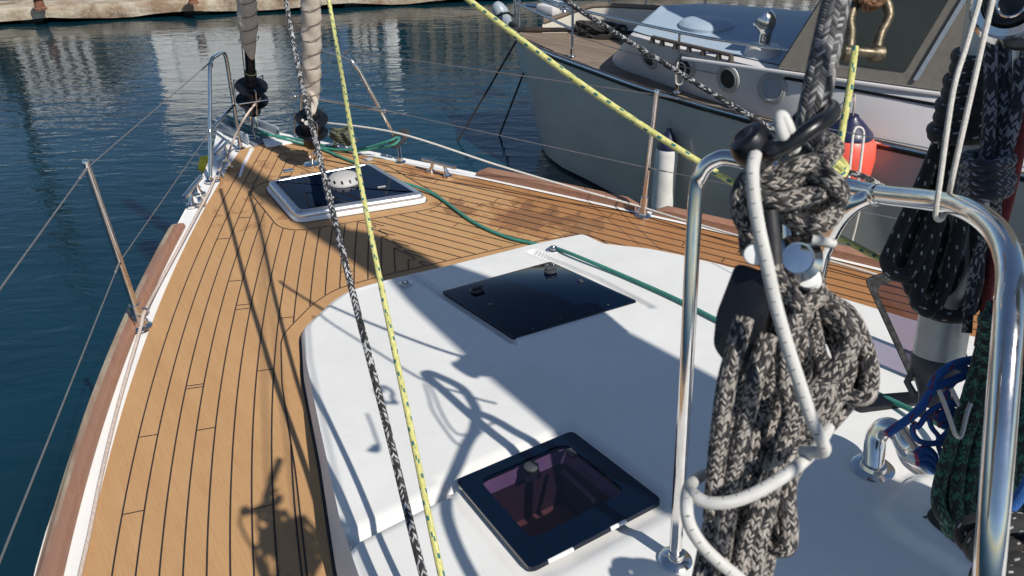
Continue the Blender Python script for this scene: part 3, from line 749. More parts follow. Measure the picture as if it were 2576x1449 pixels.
def above(base, px, py):
    best = None
    for i in range(20, 110):
        h = i*.01; p = CAM; d = ray(px, py); z = base.z+h; q = at(px, py, z); e = (Vector((q.x, q.y, 0))-Vector((base.x, base.y, 0))).length
        if best is None or e < best[0]: best = (e, q)
    return best[1]
P1t = above(P1b, 217, 412); S1b = at(1617, 543); S1t = above(S1b, 1652, 233)
stanchion(P1b, P1t, 'port stanchion leaning outboard over the dark water'); stanchion(S1b, S1t, 'starboard stanchion in front of the neighbouring hull', hole=.41)
# ring guiding the furling line at the port stanchion
b = BM(); c = at(362, 785, .06); tube(b, [c+R*math.cos(a)*.020+U*math.sin(a)*.016 for a in [k*math.pi/8 for k in range(16)]], .004, 8, True); c2 = at(335, 800, .05)
tube(b, [c2, c-R*.02], .005, 8); obj('fairlead_ring', b, M['steel'], Y)
b = BM(); c = at(1612, 520, .05)
for dx in (-.012, .014): lathe(b, [(0, -.01), (.012, -.008), (.014, 0), (.012, .008), (0, .01)], frame(c+R*dx+Vector((0, 0, dx)), R), 12)
obj('fairlead_ring', b, M['steel'], Y)
# ------------------------------------------------------------------ pulpit halves
def tubeobj(name, paths, r, mat, parent, lab=None, seg=12, n=6):
    b = BM()
    for p in paths: tube(b, smooth(p, n), r, seg)
    return obj(name, b, mat, parent, label=lab)
def cornered(pts, rad=.06):
    """polyline with its corners rounded"""
    P = [Vector(p) for p in pts]; out = [P[0]]
    for a, p, c in zip(P, P[1:], P[2:]):
        r1 = min(rad, (p-a).length*.45, (c-p).length*.45); p0 = p+(a-p).normalized()*r1; p1 = p+(c-p).normalized()*r1
        out += [p0*(1-t)**2+p*2*t*(1-t)+p1*t*t for t in [k/6 for k in range(7)]]
    return out+[P[-1]]
pa0, pa1 = at(529, 455), at(527, 150, .63); pf1, pf0 = at(566, 126, .61), at(605, 374)
b = BM(); tube(b, cornered([pa0, pa1, pf1, pf0], .075), .0115, 14); pp = obj('pulpit', b, M['steel'], Y, label='port half of the split steel pulpit')
mid = pa0.lerp(pa1, .41); midf = pf0.lerp(pf1, .46); b = BM(); tube(b, [mid, midf], .0105, 12); obj('crossbar', b, M['steel'], pp)
for c in (pa0, pf0):
    b = BM(); lathe(b, [(.032, -.004), (.032, .004), (.016, .012), (.015, .03), (0, .03)], Matrix.Translation(c), 18); obj('foot', b, M['steel'], pp)
b = BM(); lathe(b, [(0, -.016), (.014, -.012), (.016, 0), (.014, .012), (0, .016)], frame(mid, U), 12); lathe(b, [(0, -.012), (.012, -.01), (.012, .01), (0, .012)], frame(pa1-Vector((0, 0, .03)), R), 12); obj('tee_fitting', b, M['steel'], pp)
sa0, sa1 = at(1008, 408), at(884, 145, .62); sk = at(1003, 360, .07); sf1, sf0 = at(762, 116, .62), at(757, 347)
b = BM(); tube(b, cornered([sa0, sk, sa1, sf1, sf0], .08), .0115, 14); ps = obj('pulpit', b, M['steel'], Y, label='starboard half of the split steel pulpit')
m1 = sk.lerp(sa1, .60); m1 = above(m1, 968, 278) if False else at(966, 277, sk.z+(sa1.z-sk.z)*.54); m0 = at(770, 243, .34)
b = BM(); tube(b, [m0, m1], .0105, 12); obj('crossbar', b, M['steel'], ps)
for c in (sa0, sf0):
    b = BM(); lathe(b, [(.032, -.004), (.032, .004), (.016, .012), (.015, .03), (0, .03)], Matrix.Translation(c), 18); obj('foot', b, M['steel'], ps)
b = BM(); lathe(b, [(0, -.016), (.014, -.012), (.016, 0), (.014, .012), (0, .016)], frame(m1, R), 12); lathe(b, [(0, -.014), (.012, -.01), (.012, .01), (0, .014)], frame(at(870, 130, .61), R), 12); obj('tee_fitting', b, M['steel'], ps)
b = BM(); tube(b, [at(600, 262, .33), at(752, 240, .33)], .004, 8); lathe(b, [(0, -.03), (.008, -.02), (.008, .02), (0, .03)], frame(at(735, 243, .33), R), 10); obj('gate_wire', b, M['steel'], Y, label='bright wire joining the two pulpit halves')
# lifelines
def wire(a, c, r=.0023, lab=None, sag=.0):
    b = BM(); m = (a+c)/2-Vector((0, 0, sag)); tube(b, smooth([a, m, c], 8), r, 8)
    d = (c-a).normalized(); tube(b, [a, a+d*.16], r*2.0, 8)
    return obj('lifeline', b, M['wire'], Y, label=lab)
wire(at(527, 158, .61), P1t-Vector((0, 0, .015)), lab='upper port lifeline from the pulpit to the leaning stanchion')
wire(P1t-Vector((0, 0, .015)), atd(-150, 935, 1.45), lab='upper port lifeline aft of the stanchion')
pm = P1b.lerp(P1t, .43); wire(mid, pm, .0020, lab='lower port lifeline from the pulpit to the stanchion'); wire(pm, atd(-60, 1560, 1.15), .0020, lab='lower port lifeline aft of the stanchion')
wire(at(885, 130, .61), S1t-Vector((0, 0, .01)), lab='upper starboard lifeline from the pulpit to the stanchion')
wire(S1t-Vector((0, 0, .01)), atd(2700, 445, 2.1), .002, lab='upper starboard lifeline aft of the stanchion')
sm = S1b.lerp(S1t, .41); wire(m1, sm, .0020, lab='lower starboard lifeline from the pulpit to the stanchion'); wire(sm, atd(2700, 640, 2.1), .002, lab='lower starboard lifeline aft of the stanchion')
# ------------------------------------------------------------------ cleats
def cleat(c, d, s, lab, px=.2):
    d = Vector(d).normalized(); n = Vector((-d.y, d.x, 0)); b = BM(); top = c+Vector((0, 0, .065*s))
    tube(b, [top-d*.125*s, top-d*.11*s, top+d*.11*s, top+d*.125*s], [.010*s, .012*s, .012*s, .010*s], 12)
    cl = obj('cleat', b, M['steel'], Y, label=lab)
    for sg in (-1, 1):
        b = BM(); tube(b, [c+d*sg*.065*s, c+d*sg*.05*s+Vector((0, 0, .035*s)), top+d*sg*.045*s], [.016*s, .010*s, .010*s], 12); lathe(b, [(.026*s, -.01), (.026*s, .004), (.018*s, .008), (0, .008)], Matrix.Translation(c+d*sg*.065*s), 14); obj('leg', b, M['steel'], cl)
    return cl
cs0, cs1 = at(1060, 418, .03), at(1142, 441, .03)
cleat((cs0+cs1)/2+Vector((.01, 0, -.02)), cs1-cs0, 1., 'bare steel cleat on the starboard edge aft of the pulpit')
cp0, cp1 = at(478, 530, .0), at(525, 470, .0)
cleat((cp0+cp1)/2+Vector((-.02, 0, 0)), cp1-cp0, 1.15, 'steel cleat on the port edge beside the pulpit foot')
cf0, cf1 = at(552, 412, .0), at(590, 372, .0)
cleat((cf0+cf1)/2+Vector((-.02, 0, 0)), cf1-cf0, .9, 'steel cleat on the port bow outboard of the decking')
ck0, ck1 = at(820, 352, .04), at(905, 372, .04)
cleat((ck0+ck1)/2-Vector((0, 0, .02)), ck1-ck0, 1.05, 'steel cleat on the starboard bow with a dirty rope on it')
# blocks by the port cleats
for (x, y, z) in ((566, 402, .04), (575, 415, .03), (505, 505, .03), (552, 440, .03)):
    b = BM(); c = at(x, y, z); lathe(b, [(0, -.012), (.022, -.010), (.024, 0), (.022, .010), (0, .012)], frame(c, R+U*.4), 16); box(b, c-Vector((0, 0, .02)), (.05, .016, .02), None, .005)
    obj('deck_block', b, M['steel'], Y)
# white plate and stripes at the stem, anchor channel
b = BM(); slab(b, [at(*q, .012) for q in ((660, 348), (722, 345), (742, 356), (668, 367))], .012, bev=.003); obj('stem_plate', b, M['gelcoat'], Y)
b = BM()
for l in (((640, 371), (614, 420), (606, 443), (600, 443), (608, 415), (630, 372)),): slab(b, [at(*q, .006) for q in l], .005)
obj('deck_strip', b, M['gelcoat'], Y, label='narrow white strip across the port bow planks')
b = BM(); ch = [at(*q) for q in ((556, 312), (585, 300), (690, 352), (640, 366))]
M['channel'] = plain('channel_shade_grey', (.16, .18, .21), .5); lo = [p+Vector((0, 0, -.10)) for p in ch]
slab(b, [Vector((p.x, p.y, .004)) for p in ch], .012); obj('anchor_channel', b, M['channel'], Y, smooth=False)  # flat sheet; the channel's inner shade is put into its grey
b = BM(); s0_ = at(548, 300, .03); s1_ = at(600, 292, .03)
for q in ((535, 305), (612, 291)):
    a = at(*q, .04); c = at(q[0]+90, q[1]+(48 if q[0] < 560 else 44), .02); dd = (c-a); box(b, (a+c)/2, (.012, dd.length, .06), Matrix.Rotation(math.atan2(dd.y, dd.x)-math.pi/2, 3, 'Z'), .004)
lathe(b, [(0, -.06), (.025, -.06), (.018, 0), (.025, .06), (0, .06)], frame(at(568, 305, .03), R), 16)
obj('bow_roller', b, M['grey_paint'], Y)
# ------------------------------------------------------------------ furlers with furled sails
def furler(base, k, lab, hts, rad, sail0, sailr, knot=False):
    n = Vector((.0, -k, 1)).normalized(); fo = None
    b = BM(); tube(b, [base+n*0, base+n*.12], .012, 10); box(b, base+n*.12, (.05, .016, .13), frame(base, n).to_3x3(), .006); lathe(b, [(.014, -.02), (.014, .02)], frame(base+n*.09, R), 10); lathe(b, [(.05, -.002), (.05, .006), (.02, .012), (0, .012)], Matrix.Translation(base), 18)
    fo = obj('furler', b, M['steel'], Y, label=lab)
    d0, d1 = hts; m = frame(base, n)
    for dd in (d0, d1):
        b = BM(); lathe(b, [(0, dd-.002), (rad*.96, dd-.002), (rad, dd+.001), (rad, dd+.004), (rad*.96, dd+.005), (rad*.62, dd+.008), (rad*.6, dd+.013), (0, dd+.013)], m, 44); obj('flange', b, M['blackalu'], fo, ang=20)
    b = BM(); lathe(b, [(0, d0-.10), (.040, d0-.10), (.048, d0-.09), (.050, d0-.02), (.052, d0-.003), (.052, d0+.012), (.058, d0+.012), (.058, d1-.003), (.058, d1+.013), (.046, d1+.016), (.044, d1+.05), (.034, d1+.055), (.034, d1+.10), (.029, d1+.105), (.029, sail0+.25), (0, sail0+.25)], m, 36)
    obj('drum', b, M['blackalu'], fo)
    b = BM()
    for a in (.5, 2.6, 4.6):
        b = BM(); v = Vector((math.cos(a), math.sin(a), 0))*rad*1.06; w_ = Vector((math.cos(a), math.sin(a), 0))*rad*.8
        tube(b, [m @ (w_+Vector((0, 0, d0-.03))), m @ (v+Vector((0, 0, d0-.03))), m @ (v+Vector((0, 0, d1+.03))), m @ (w_+Vector((0, 0, d1+.03)))], .0045, 8)
        obj('line_guard', b, M['steel'], fo)
    b = BM(); tube(b, [m @ Vector((math.cos(a)*.034, math.sin(a)*.034, d1+.105)) for a in [q*math.pi/6 for q in range(12)]], .003, 6, True); obj('lashing', b, M['yellow'], fo)
    # furled sail: a spiral-wrapped sleeve with a ragged foot
    b = BM(); rows = []; NZ = 150; H = 2.7; seg = 26
    for i in range(NZ+1):
        z = sail0+H*i/NZ; row = []
        for j in range(seg):
            a = 2*math.pi*j/seg; ph = (z*6.2+a/(2*math.pi)) % 1.
            rr = sailr+.006*ph**4+.0018*math.sin(z*17+a*2)+.0022*math.sin(z*41+a*3); lift_ = 0
            if i < 10: rr *= .62+.38*(i/10)**.5
            if i == 0: lift_ = .03*math.sin(a)+.02*math.sin(2*a+1)
            row.append(b.verts.new(m @ Vector((rr*math.cos(a), rr*math.sin(a)*.92, z+lift_))))
        rows.append(row)
    for a_, c_ in zip(rows, rows[1:]):
        for j in range(seg): b.faces.new((a_[j], a_[(j+1) % seg], c_[(j+1) % seg], c_[j]))
    o = obj('furled_sail', b, M['canvas'], fo, label='beige sail rolled round its stay')
    b = BM()
    zz = sail0+.06
    while zz < sail0+1.6:
        tube(b, [m @ Vector((sailr*1.10*math.cos(a), sailr*1.03*math.sin(a), zz+.012*math.cos(a+.6)+.02*a/6.3)) for a in [q*math.pi/12 for q in range(25)]], .0022, 5)
        zz += .085
    obj('sail_seam', b, plain('seam_thread', (.16, .13, .11), .8) if 'seam' not in M else M['seam'], fo)
    return m
m1f = furler(at(640, 345), .40, 'forward furler with its drum behind the pulpit', (.295, .40), .098, .66, .052)
m2f = furler(at(785, 414), .36, 'inner furler with its drum in front of the hatch', (.245, .338), .092, .45, .049)
b = BM(); c = m2f @ Vector((-.02, -.035, .50)); tube(b, smooth([c+Vector((0, 0, .05)), c+Vector((.02, -.01, -.02)), c+Vector((-.005, -.01, -.08)), c+Vector((.01, 0, -.02))], 5), [.016]*6+[.012]*10, 8); obj('tack_strap', b, M['canvas'], Y)
b = BM(); c = m2f @ Vector((-.055, -.05, .355))
for dx, dy, dz, r in ((0, 0, 0, .014), (.018, .0, -.012, .012), (-.015, .01, .016, .009), (.01, -.008, .008, .011)): lathe(b, [(0, -r), (r*.8, -r*.6), (r, 0), (r*.8, r*.6), (0, r)], Matrix.Translation(c+Vector((dx, dy, dz))), 10)
tag(obj('stopper_knot', b, M['white_rope']), 'white stopper knot on the inner furler drum', 'knot')
b = BM(); c = m1f @ Vector((-.04, -.02, .40)); tube(b, [c, c+Vector((0, -.08, .28))], .003, 6); obj('tack_line', b, M['black'], Y)
# ------------------------------------------------------------------ granny bar round the mast
gb = [(1697, 1425, 1.86), (1727, 930, 1.62), (1748, 520, 1.52), (1765, 435, 1.49), (1800, 402, 1.47), (1850, 400, 1.45), (2000, 440, 1.38), (2134, 471, 1.28), (2217, 489, 1.21), (2350, 505, 1.09), (2434, 526, 1.0), (2505, 580, .92), (2540, 664, .86), (2539, 780, .82), (2528, 930, .80), (2507, 1199, .79), (2487, 1449, .80), (2455, 1800, .86)]
b = BM(); tube(b, smooth([atd(*q) for q in gb], 8), .0147, 20); bar = obj('mast_guard_rail', b, M['steel'], Y, label='polished steel guard rail bent round the mast foot')
b = BM(); tube(b, smooth([atd(*q) for q in ((2222, 488, 1.21), (2190, 494, 1.23), (2150, 514, 1.25), (2110, 557, 1.29), (2080, 614, 1.33), (2062, 670, 1.36), (2030, 860, 1.45), (1960, 1300, 1.78))], 8), .0140, 18); obj('brace', b, M['steel'], bar)
b = BM(); c = atd(2216, 489, 1.21); lathe(b, [(.0165, -.004), (.0172, 0), (.0165, .004)], frame(c+(atd(2190, 494, 1.23)-c)*.4, atd(2190, 494, 1.23)-c), 20); obj('weld_bead', b, M['steel'], bar)
for q in ((1697, 1425, 1.86),):
    c = atd(*q); b = BM(); c.z = zr(c.y); lathe(b, [(.040, -.004), (.040, .004), (.034, .010), (.020, .014), (.018, .03), (0, .03)], Matrix.Translation(c), 24); obj('foot', b, M['steel'], bar)
# handrail stub with flange on the starboard roof
ps_ = [rp(2196, 1180, 0)]; c0 = ps_[0]; t0 = (c0-CAM).dot(F)
b = BM(); tube(b, smooth([c0, atd(2200, 1130, t0), atd(2206, 1095, t0), atd(2230, 1075, t0-.02), atd(2262, 1090, t0-.05), atd(2285, 1130, t0-.1), atd(2310, 1150, t0-.15), atd(2345, 1165, t0-.25)], 6), .027, 18)
hn = obj('deck_fairlead_tube', b, M['steel'], Y, label='stubby polished steel tube rising from the roof and bending right')
b = BM(); lathe(b, [(.056, -.004), (.056, .004), (.050, .008), (.034, .010), (.030, .02), (0, .02)], Matrix.Translation(c0), 28); obj('flange', b, M['steel'], hn)
# deck organiser by the mast
oc = rp(2400, 1345, .0); b = BM(); ax = (rp(2480, 1420)-rp(2330, 1290)).normalized(); rt = Matrix.Rotation(math.atan2(ax.y, ax.x), 3, 'Z')
slab(b, roundpoly([rp(*q, .035) for q in ((2320, 1292), (2395, 1235), (2560, 1330), (2500, 1440))], .04, 5), .03, bev=.006); og = obj('deck_organiser', b, M['blackmatt'], Y, label='black deck organiser under the green coil')
b = BM()
for px, py in ((2345, 1320), (2420, 1375)): box(b, rp(px, py, .020), (.05, .02, .012), rt, .003)
obj('slot_insert', b, M['darkgrey'], og)
b = BM(); c = rp(2432, 1350, .06); tube(b, [c+R*math.cos(a)*.012+U*math.sin(a)*.012 for a in [k*math.pi/7 for k in range(14)]], .0014, 6, True); tube(b, [c+R*.012, c+R*.05-U*.01], .005, 8); obj('ring_pin', b, M['steel'], og)
# mast and boom with its sail bag stand to the right of and behind the camera and shade the roof
mx, my = 1.63, .02
b = BM(); tube(b, [(mx, my, .2), (mx, my, 5.9)], .085, 20); ms = obj('mast', b, M['silver'], Y)
b = BM(); prev = None
NB = 40
for i in range(NB+1):
    t = i/NB; y = -.02-3.6*t; zb = 2.18; top = 3.62-.75*sst(0, .55, t) ; wd = (.10+.165*sst(0, .14, t)); cxo = .01+.10*(1-sst(0, .35, t)) ; row = []
    for j in range(20):
        a = 2*math.pi*j/20; sx = math.cos(a); sz = math.sin(a); zc = (zb+top)/2; hz = (top-zb)/2
        row.append(b.verts.new((mx+cxo+wd*sx*(1-.35*max(0, sz))+.02*math.sin(y*5+j), y, zc+hz*sz+.02*math.sin(y*7+j))))
    if prev:
        for j in range(20): b.faces.new((prev[j], prev[(j+1) % 20], row[(j+1) % 20], row[j]))
    else: b.faces.new(row)
    prev = row
b.faces.new(list(reversed(prev))); bmesh.ops.recalc_face_normals(b, faces=b.faces[:])
bo = obj('mainsail_bag', b, M['bagcloth'], Y)
b = BM(); tube(b, [(mx, -.05, 2.1), (mx, -4.0, 2.1)], .07, 14); obj('boom', b, M['silver'], Y)
b = BM()
for (x0, y0) in ((-.45, -.5), (-.40, -.9)): tube(b, [(x0, y0, 0), (mx-.1, my, 4.2)], .004, 6)
obj('shroud', b, M['wire'], Y)
# ------------------------------------------------------------------ neighbouring boat
from mathutils.bvhtree import BVHTree
def bvh_of(o):
    wl = wloc(o); return BVHTree.FromPolygons([v.co+wl for v in o.data.vertices], [list(p.vertices) for p in o.data.polygons])
def cast(bv, x, y):
    h = bv.ray_cast(CAM, ray(x, y).normalized()); return (h[0], h[1]) if h[0] is not None else (None, None)
ZS = -.25
ST = at(1291, 77, ZS+.01); AX = Vector((.30, -.95, 0)).normalized(); PT = Vector((-AX.y, AX.x, 0)); PT = PT if PT.x < 0 else -PT
def sb(p): q = p-ST; return q.dot(AX), q.dot(PT)
def pos(s, b_, z): v = ST+AX*s+PT*b_; v.z = z; return v
NB2 = root('neighbour_boat', pos(4, 0, WATER), 'pale grey hulled motor sailer moored alongside to starboard', 'boat')
sheer = sorted([sb(at(x, y, ZS)) for x, y in ((1324, 113), (1374, 137), (1431, 160), (1491, 182), (1547, 203), (1614, 227), (1697, 252), (1781, 277), (1864, 300), (1944, 320), (2184, 362))])
wlp = sorted([sb(at(x, y, WATER)) for x, y in ((1357, 378), (1370, 403), (1408, 432), (1473, 464), (1544, 502))])
BS = [(0, .02)]+[(s, b_) for s, b_ in sheer if s > .05]; BS.append((BS[-1][0]+2.5, BS[-1][1]+.12)); BS.append((BS[-1][0]+4, BS[-1][1]-.1))
s00, bw0 = wlp[0]
BW = [(0, .015)]
for s, b_ in wlp[1:]: BW.append((s-s00, max(BW[-1][1]+.01, b_-bw0*.8)))
for s in (2.4, 3.4, 5, 8, 12): BW.append((s, max(BW[-1][1]*1.0, interp(BS, s)-.16)))
BS = smoothT(BS, 4)
b = BM(); hulls = []
stn = [0, .03, .08, .15, .25]+[.25+.15*i for i in range(1, 80)]
for sg in (1, -1):
    cols = []
    for s in stn:
        col = []
        for k in range(15):
            t = k/14; z = ZS+(WATER-.3-ZS)*t; tw = min(1.15, t*(ZS-(WATER-.3))/(ZS-WATER)); off = s00*tw
            fl = 1-(min(1, tw))**1.35*(1-(interp(BW, s)/max(.02, interp(BS, s)))); bb_ = interp(BS, s)*fl*(1 if tw < 1 else 1-(tw-1)*.8)
            col.append(b.verts.new(pos(s+off, sg*bb_, z)))
        cols.append(col)
    for a, c in zip(cols, cols[1:]):
        for k in range(14):
            f = b.faces.new((a[k], a[k+1], c[k+1], c[k])); f.material_index = 1 if k >= 11 else 0
bmesh.ops.remove_doubles(b, verts=b.verts[:], dist=.001)
bmesh.ops.recalc_face_normals(b, faces=b.faces[:])
t = NT('grey_gelcoat_hull').set(Roughness=.16, Coat_Weight=.3); t.l(t.ramp(t.noise(1.2, 4, .6, stretch=(1, 1, 2)), [(.35, (.52, .50, .43)), (.7, (.62, .60, .52))]), t.b.inputs['Base Color']); t.l(t.bump(t.noise(1.3, 2), .15, .03), t.b.inputs['Normal']); M['hull2'] = t.m
M['antifoul'] = plain('black_boot_stripe', (.012, .012, .014), .4)
M['cream'] = plain('cream_gelcoat', (.72, .67, .57), .4, var=.06, vscale=4)
M['cabwhite'] = plain('off_white_cabin', (.60, .58, .57), .35, var=.05, vscale=3)
M['roofshade'] = plain('roof_shade_blue_grey', (.34, .42, .50), .5, var=.06)  # blue-grey carries the sky-blue shade lying on the roof
hull2 = obj('hull', b, [M['hull2'], M['antifoul']], NB2)
bvh = bvh_of(hull2)
b = BM(); rows = []
for s in [.1+.12*i for i in range(100)]:
    w_ = interp(BS, s)-.01; rows.append([b.verts.new(pos(s, w_*(1-k/5), ZS-.02+.03*(1-abs(1-k/5)))) for k in range(11)])
for a, c in zip(rows, rows[1:]):
    for k in range(10): b.faces.new((a[k], a[k+1], c[k+1], c[k]))
bmesh.ops.recalc_face_normals(b, faces=b.faces[:])
t = NT('old_plank_deck').set(Roughness=.75)
mp = t.n('Mapping'); mp.inputs['Rotation'].default_value = (0, 0, -math.atan2(AX.y, AX.x)); t.l(t.n('NewGeometry').outputs['Position'], mp.inputs[0]); sp = t.n('SeparateXYZ'); t.l(mp.outputs[0], sp.inputs[0])
fr = t.math('FRACT', t.math('MULTIPLY', sp.outputs[1], 19)); pid = t.math('FLOOR', t.math('MULTIPLY', sp.outputs[1], 19))
wn = t.n('TexWhiteNoise'); wn.noise_dimensions = '1D'; t.l(pid, wn.inputs['W'])
c = t.ramp(t.noise(30, 5, .7, vec=mp.outputs[0], stretch=(.08, 1, 1)), [(.3, (.17, .125, .09)), (.7, (.32, .25, .19))]); c = t.mix(wn.outputs[0], c, t.mix(1., c, (.72, .68, .66), 'MULTIPLY'))
c = t.mix(t.math('LESS_THAN', fr, .1), c, (.03, .024, .02)); t.l(c, t.b.inputs['Base Color']); M['planks'] = t.m
obj('plank_deck', b, M['planks'], NB2, smooth=False)
b = BM(); L = [pos(s, interp(BS, s)-.005, ZS+.012) for s in stn[1:]]; Rr = [pos(s, -interp(BS, s)+.005, ZS+.012) for s in stn[1:]]
tube(b, list(reversed(L))+Rr, .032, 10); obj('cap_rail', b, M['dark_varnish'], NB2, label='dark varnished cap rail with a metal rubbing strip')
b = BM(); tube(b, [pos(s, interp(BS, s)+.022, ZS+.03) for s in stn[1:]], .012, 8); obj('rubbing_strip', b, M['steel'], NB2)
# raised far bulwark
b = BM(); prev = None
for s in stn[4:]:
    w_ = interp(BS, s); hgt = .24*sst(0, .8, s)+.02; row = [b.verts.new(pos(s, -w_+.03, ZS-.02)), b.verts.new(pos(s, -w_+.02, ZS+hgt)), b.verts.new(pos(s, -w_-.03, ZS+hgt)), b.verts.new(pos(s, -w_-.03, ZS-.05))]
    if prev:
        for k in range(3): b.faces.new((prev[k], prev[k+1], row[k+1], row[k]))
    prev = row
bmesh.ops.recalc_face_normals(b, faces=b.faces[:]); obj('bulwark', b, M['cream'], NB2, label='cream bulwark on the far side')
b = BM(); tube(b, [pos(s, -interp(BS, s)+.0, ZS+.24*sst(0, .8, s)+.035) for s in stn[4:]], .028, 8); obj('bulwark_cap', b, M['old_teak'], NB2)
for px, py, ph in ((1508, 25, 0), (1735, 45, 0), (1600, 30, 0)):
    s_, _b = sb(at(px, py, ZS+.26)); p = pos(s_, -interp(BS, s_), ZS+.26); b = BM(); tube(b, [p, p+Vector((0, 0, .5))], .012, 10); obj('stanchion', b, M['steel'], NB2)
# cabin trunk
zb, ztp = ZS-.01, .12
bp_ = [(1540, 155), (1560, 172), (1631, 198), (1714, 228), (1800, 256), (1900, 288), (2000, 315), (2120, 342), (2250, 372), (2384, 402), (2600, 450)]
tp_ = [(1586, 84), (1600, 90), (1637, 101), (1740, 126), (1800, 140), (1847, 151), (1947, 173), (2034, 187), (2200, 213), (2384, 240), (2600, 272)]
base = smooth([at(*q, zb) for q in bp_], 4); topl = smooth([at(*q, ztp) for q in tp_], 4)
def mir(p): s_, b_ = sb(p); return pos(s_, -b_, p.z)
b = BM()
sf, bf = sb(base[0]); st_, bt = sb(topl[0]); nf = 8
full_b, full_t = [mir(p) for p in reversed(base)], [mir(p) for p in reversed(topl)]
for k in range(1, nf):
    a = -1+2*k/nf; bul = (1-a*a); full_b.append(pos(sf-.14*bul, bf*a, zb)); full_t.append(pos(st_-.10*bul, bt*a, ztp+.02*bul))
full_b += base; full_t += topl
V = []
for pb, ptp in zip(full_b, full_t):
    c = pos(sb(ptp)[0]+.3, 0, ptp.z); V.append([b.verts.new(pb), b.verts.new(pb.lerp(ptp, .85)), b.verts.new(ptp+Vector((0, 0, -.01))), b.verts.new(ptp.lerp(c, .06)+Vector((0, 0, .012)))])
for a, c in zip(V, V[1:]):
    for k in range(3): b.faces.new((a[k], a[k+1], c[k+1], c[k]))
bmesh.ops.recalc_face_normals(b, faces=b.faces[:]); cabin = obj('cabin', b, M['cabwhite'], NB2); cbv = bvh_of(cabin)
b = BM(); rows = []
nt_ = len(full_t); half = nt_//2
for i in range(half+1):
    p, q = full_t[nt_-1-i], full_t[i]; cp = lambda u: p.lerp(q, u)+Vector((0, 0, .012+.07*4*u*(1-u)))
    rows.append([b.verts.new(cp(.03+.94*k/10)) for k in range(11)])
for a, c in zip(rows, rows[1:]):
    for k in range(10): b.faces.new((a[k], a[k+1], c[k+1], c[k]))
bmesh.ops.recalc_face_normals(b, faces=b.faces[:]); obj('cabin_roof', b, [M['roofshade']], NB2, label='cabin roof coloured blue-grey for its shade')
for i, (px, py, r, op) in enumerate(((1633, 148, .075, 0), (1724, 168, .085, 0), (1832, 198, .09, 1), (1942, 222, .095, 2))):
    h, nn = cast(cbv, px, py)
    if h is None: continue
    nn = nn if nn.dot(ray(px, py)) < 0 else -nn; m = frame(h+nn*.004, nn)
    b = BM(); lathe(b, [(r*1.28, -.004), (r*1.25, .006), (r*1.12, .012), (r*1.05, .010), (r*.98, .016), (r*.86, .014), (r*.80, .002)], m, 32); o = obj('porthole', b, [M['grey'], M['steel']], cabin, label=('closed porthole', 'closed porthole', 'porthole standing open', 'porthole with a frosted pane')[(0, 0, 1, 2)[i] if i > 1 else 0])
    b = BM(); lathe(b, [(r*.84, .004), (0, .004 if op != 2 else .012)], m, 32); 
    obj('porthole_pane', b, M['dark'] if op == 1 else (M['grey_paint'] if op == 2 else M['winblue']), cabin)
# grab rail
b = BM(); g0 = [at(x, y, ztp+.05) for x, y in ((1642, 93), (1700, 107), (1770, 123), (1840, 139))]; gs = smooth(g0, 6)
tube(b, gs, .016, 8)
for i in range(0, len(gs), 3): p = gs[i]; tube(b, [p, p-Vector((0, 0, .05))], [.016, .026], 8)
obj('grab_rail', b, plain('dark_teak', (.085, .07, .055), .7), NB2, label='weathered wooden grab rail along the cabin roof')
# round hatch and cowl ventilator
c = at(1777, 66, ztp+.06); b = BM(); lathe(b, [(.24, -.02), (.24, .02), (.21, .045), (.19, .05), (.15, .06), (0, .064)], Matrix.Translation(c), 32); obj('round_hatch', b, M['roofshade'], NB2)
c = at(1918, 138, ztp+.02); b = BM(); lathe(b, [(.15, -.01), (.13, .06), (.12, .075), (0, .075)], Matrix.Translation(c), 24); vb = obj('ventilator_box', b, M['cabwhite'], NB2)
c += Vector((0, 0, .07)); b = BM(); d = -AX; tube(b, smooth([c, c+Vector((0, 0, .08)), c+Vector((0, 0, .13))+d*.005, c+Vector((0, 0, .18))+d*.02, c+Vector((0, 0, .21))+d*.05], 4), [.045]*4+[.047, .050, .054, .060]+[.068, .075, .080, .083]+[.085, .086, .086, .085, .084], 24)
obj('cowl', b, M['steel'], vb, label='tall polished steel cowl ventilator')
# stanchions, top rail, lifeline
RZ = .5
spt = []
for (bx, by, tx, ty) in ((1439, 141, 1441, 20), (1704, 232, 1710, 82), (2140, 325, 2156, 150)):
    p = at(bx, by, ZS); q = above(p, tx, ty); spt.append((p, q)); b = BM(); tube(b, [p, q], .0125, 10); tube(b, [p, p.lerp(q, .16)], .019, 10); lathe(b, [(.035, 0), (.03, .01), (0, .012)], Matrix.Translation(p), 12); obj('stanchion', b, M['steel'], NB2)
tz = sum((q.z for p, q in spt))/3
b = BM(); tube(b, smooth([spt[0][1]+(-AX)*.9+Vector((.25, .1, .05)), spt[0][1], spt[1][1], at(1881, 111, spt[1][1].z), spt[2][1], at(2397, 178, spt[2][1].z), at(2700, 225, spt[2][1].z)], 6), .0135, 12); obj('top_rail', b, M['steel'], NB2)
b = BM(); m_ = [p.lerp(q, .45) for p, q in spt]; tube(b, smooth([m_[0], m_[1], m_[2], at(2384, 290, m_[2].z), at(2700, 345, m_[2].z)], 4), .004, 6); obj('lifeline', b, M['wire'], NB2)
z_ = ZS
for (x0, y0, x1, y1) in ((1294, 55, 1296, -20), (1306, 72, 1306, -20)): p = at(x0, y0, ZS+.02); b = BM(); tube(b, [p, above(p, x1, max(y1, -60))], .016, 10); obj('bow_post', b, M['steel'], NB2)
b = BM(); tube(b, [at(1300, 8, .05), at(1437, 72, .0)], .013, 10); tube(b, [at(1305, -20, .2), at(1438, 30, .15)], .013, 10); obj('bow_rail', b, M['steel'], NB2)
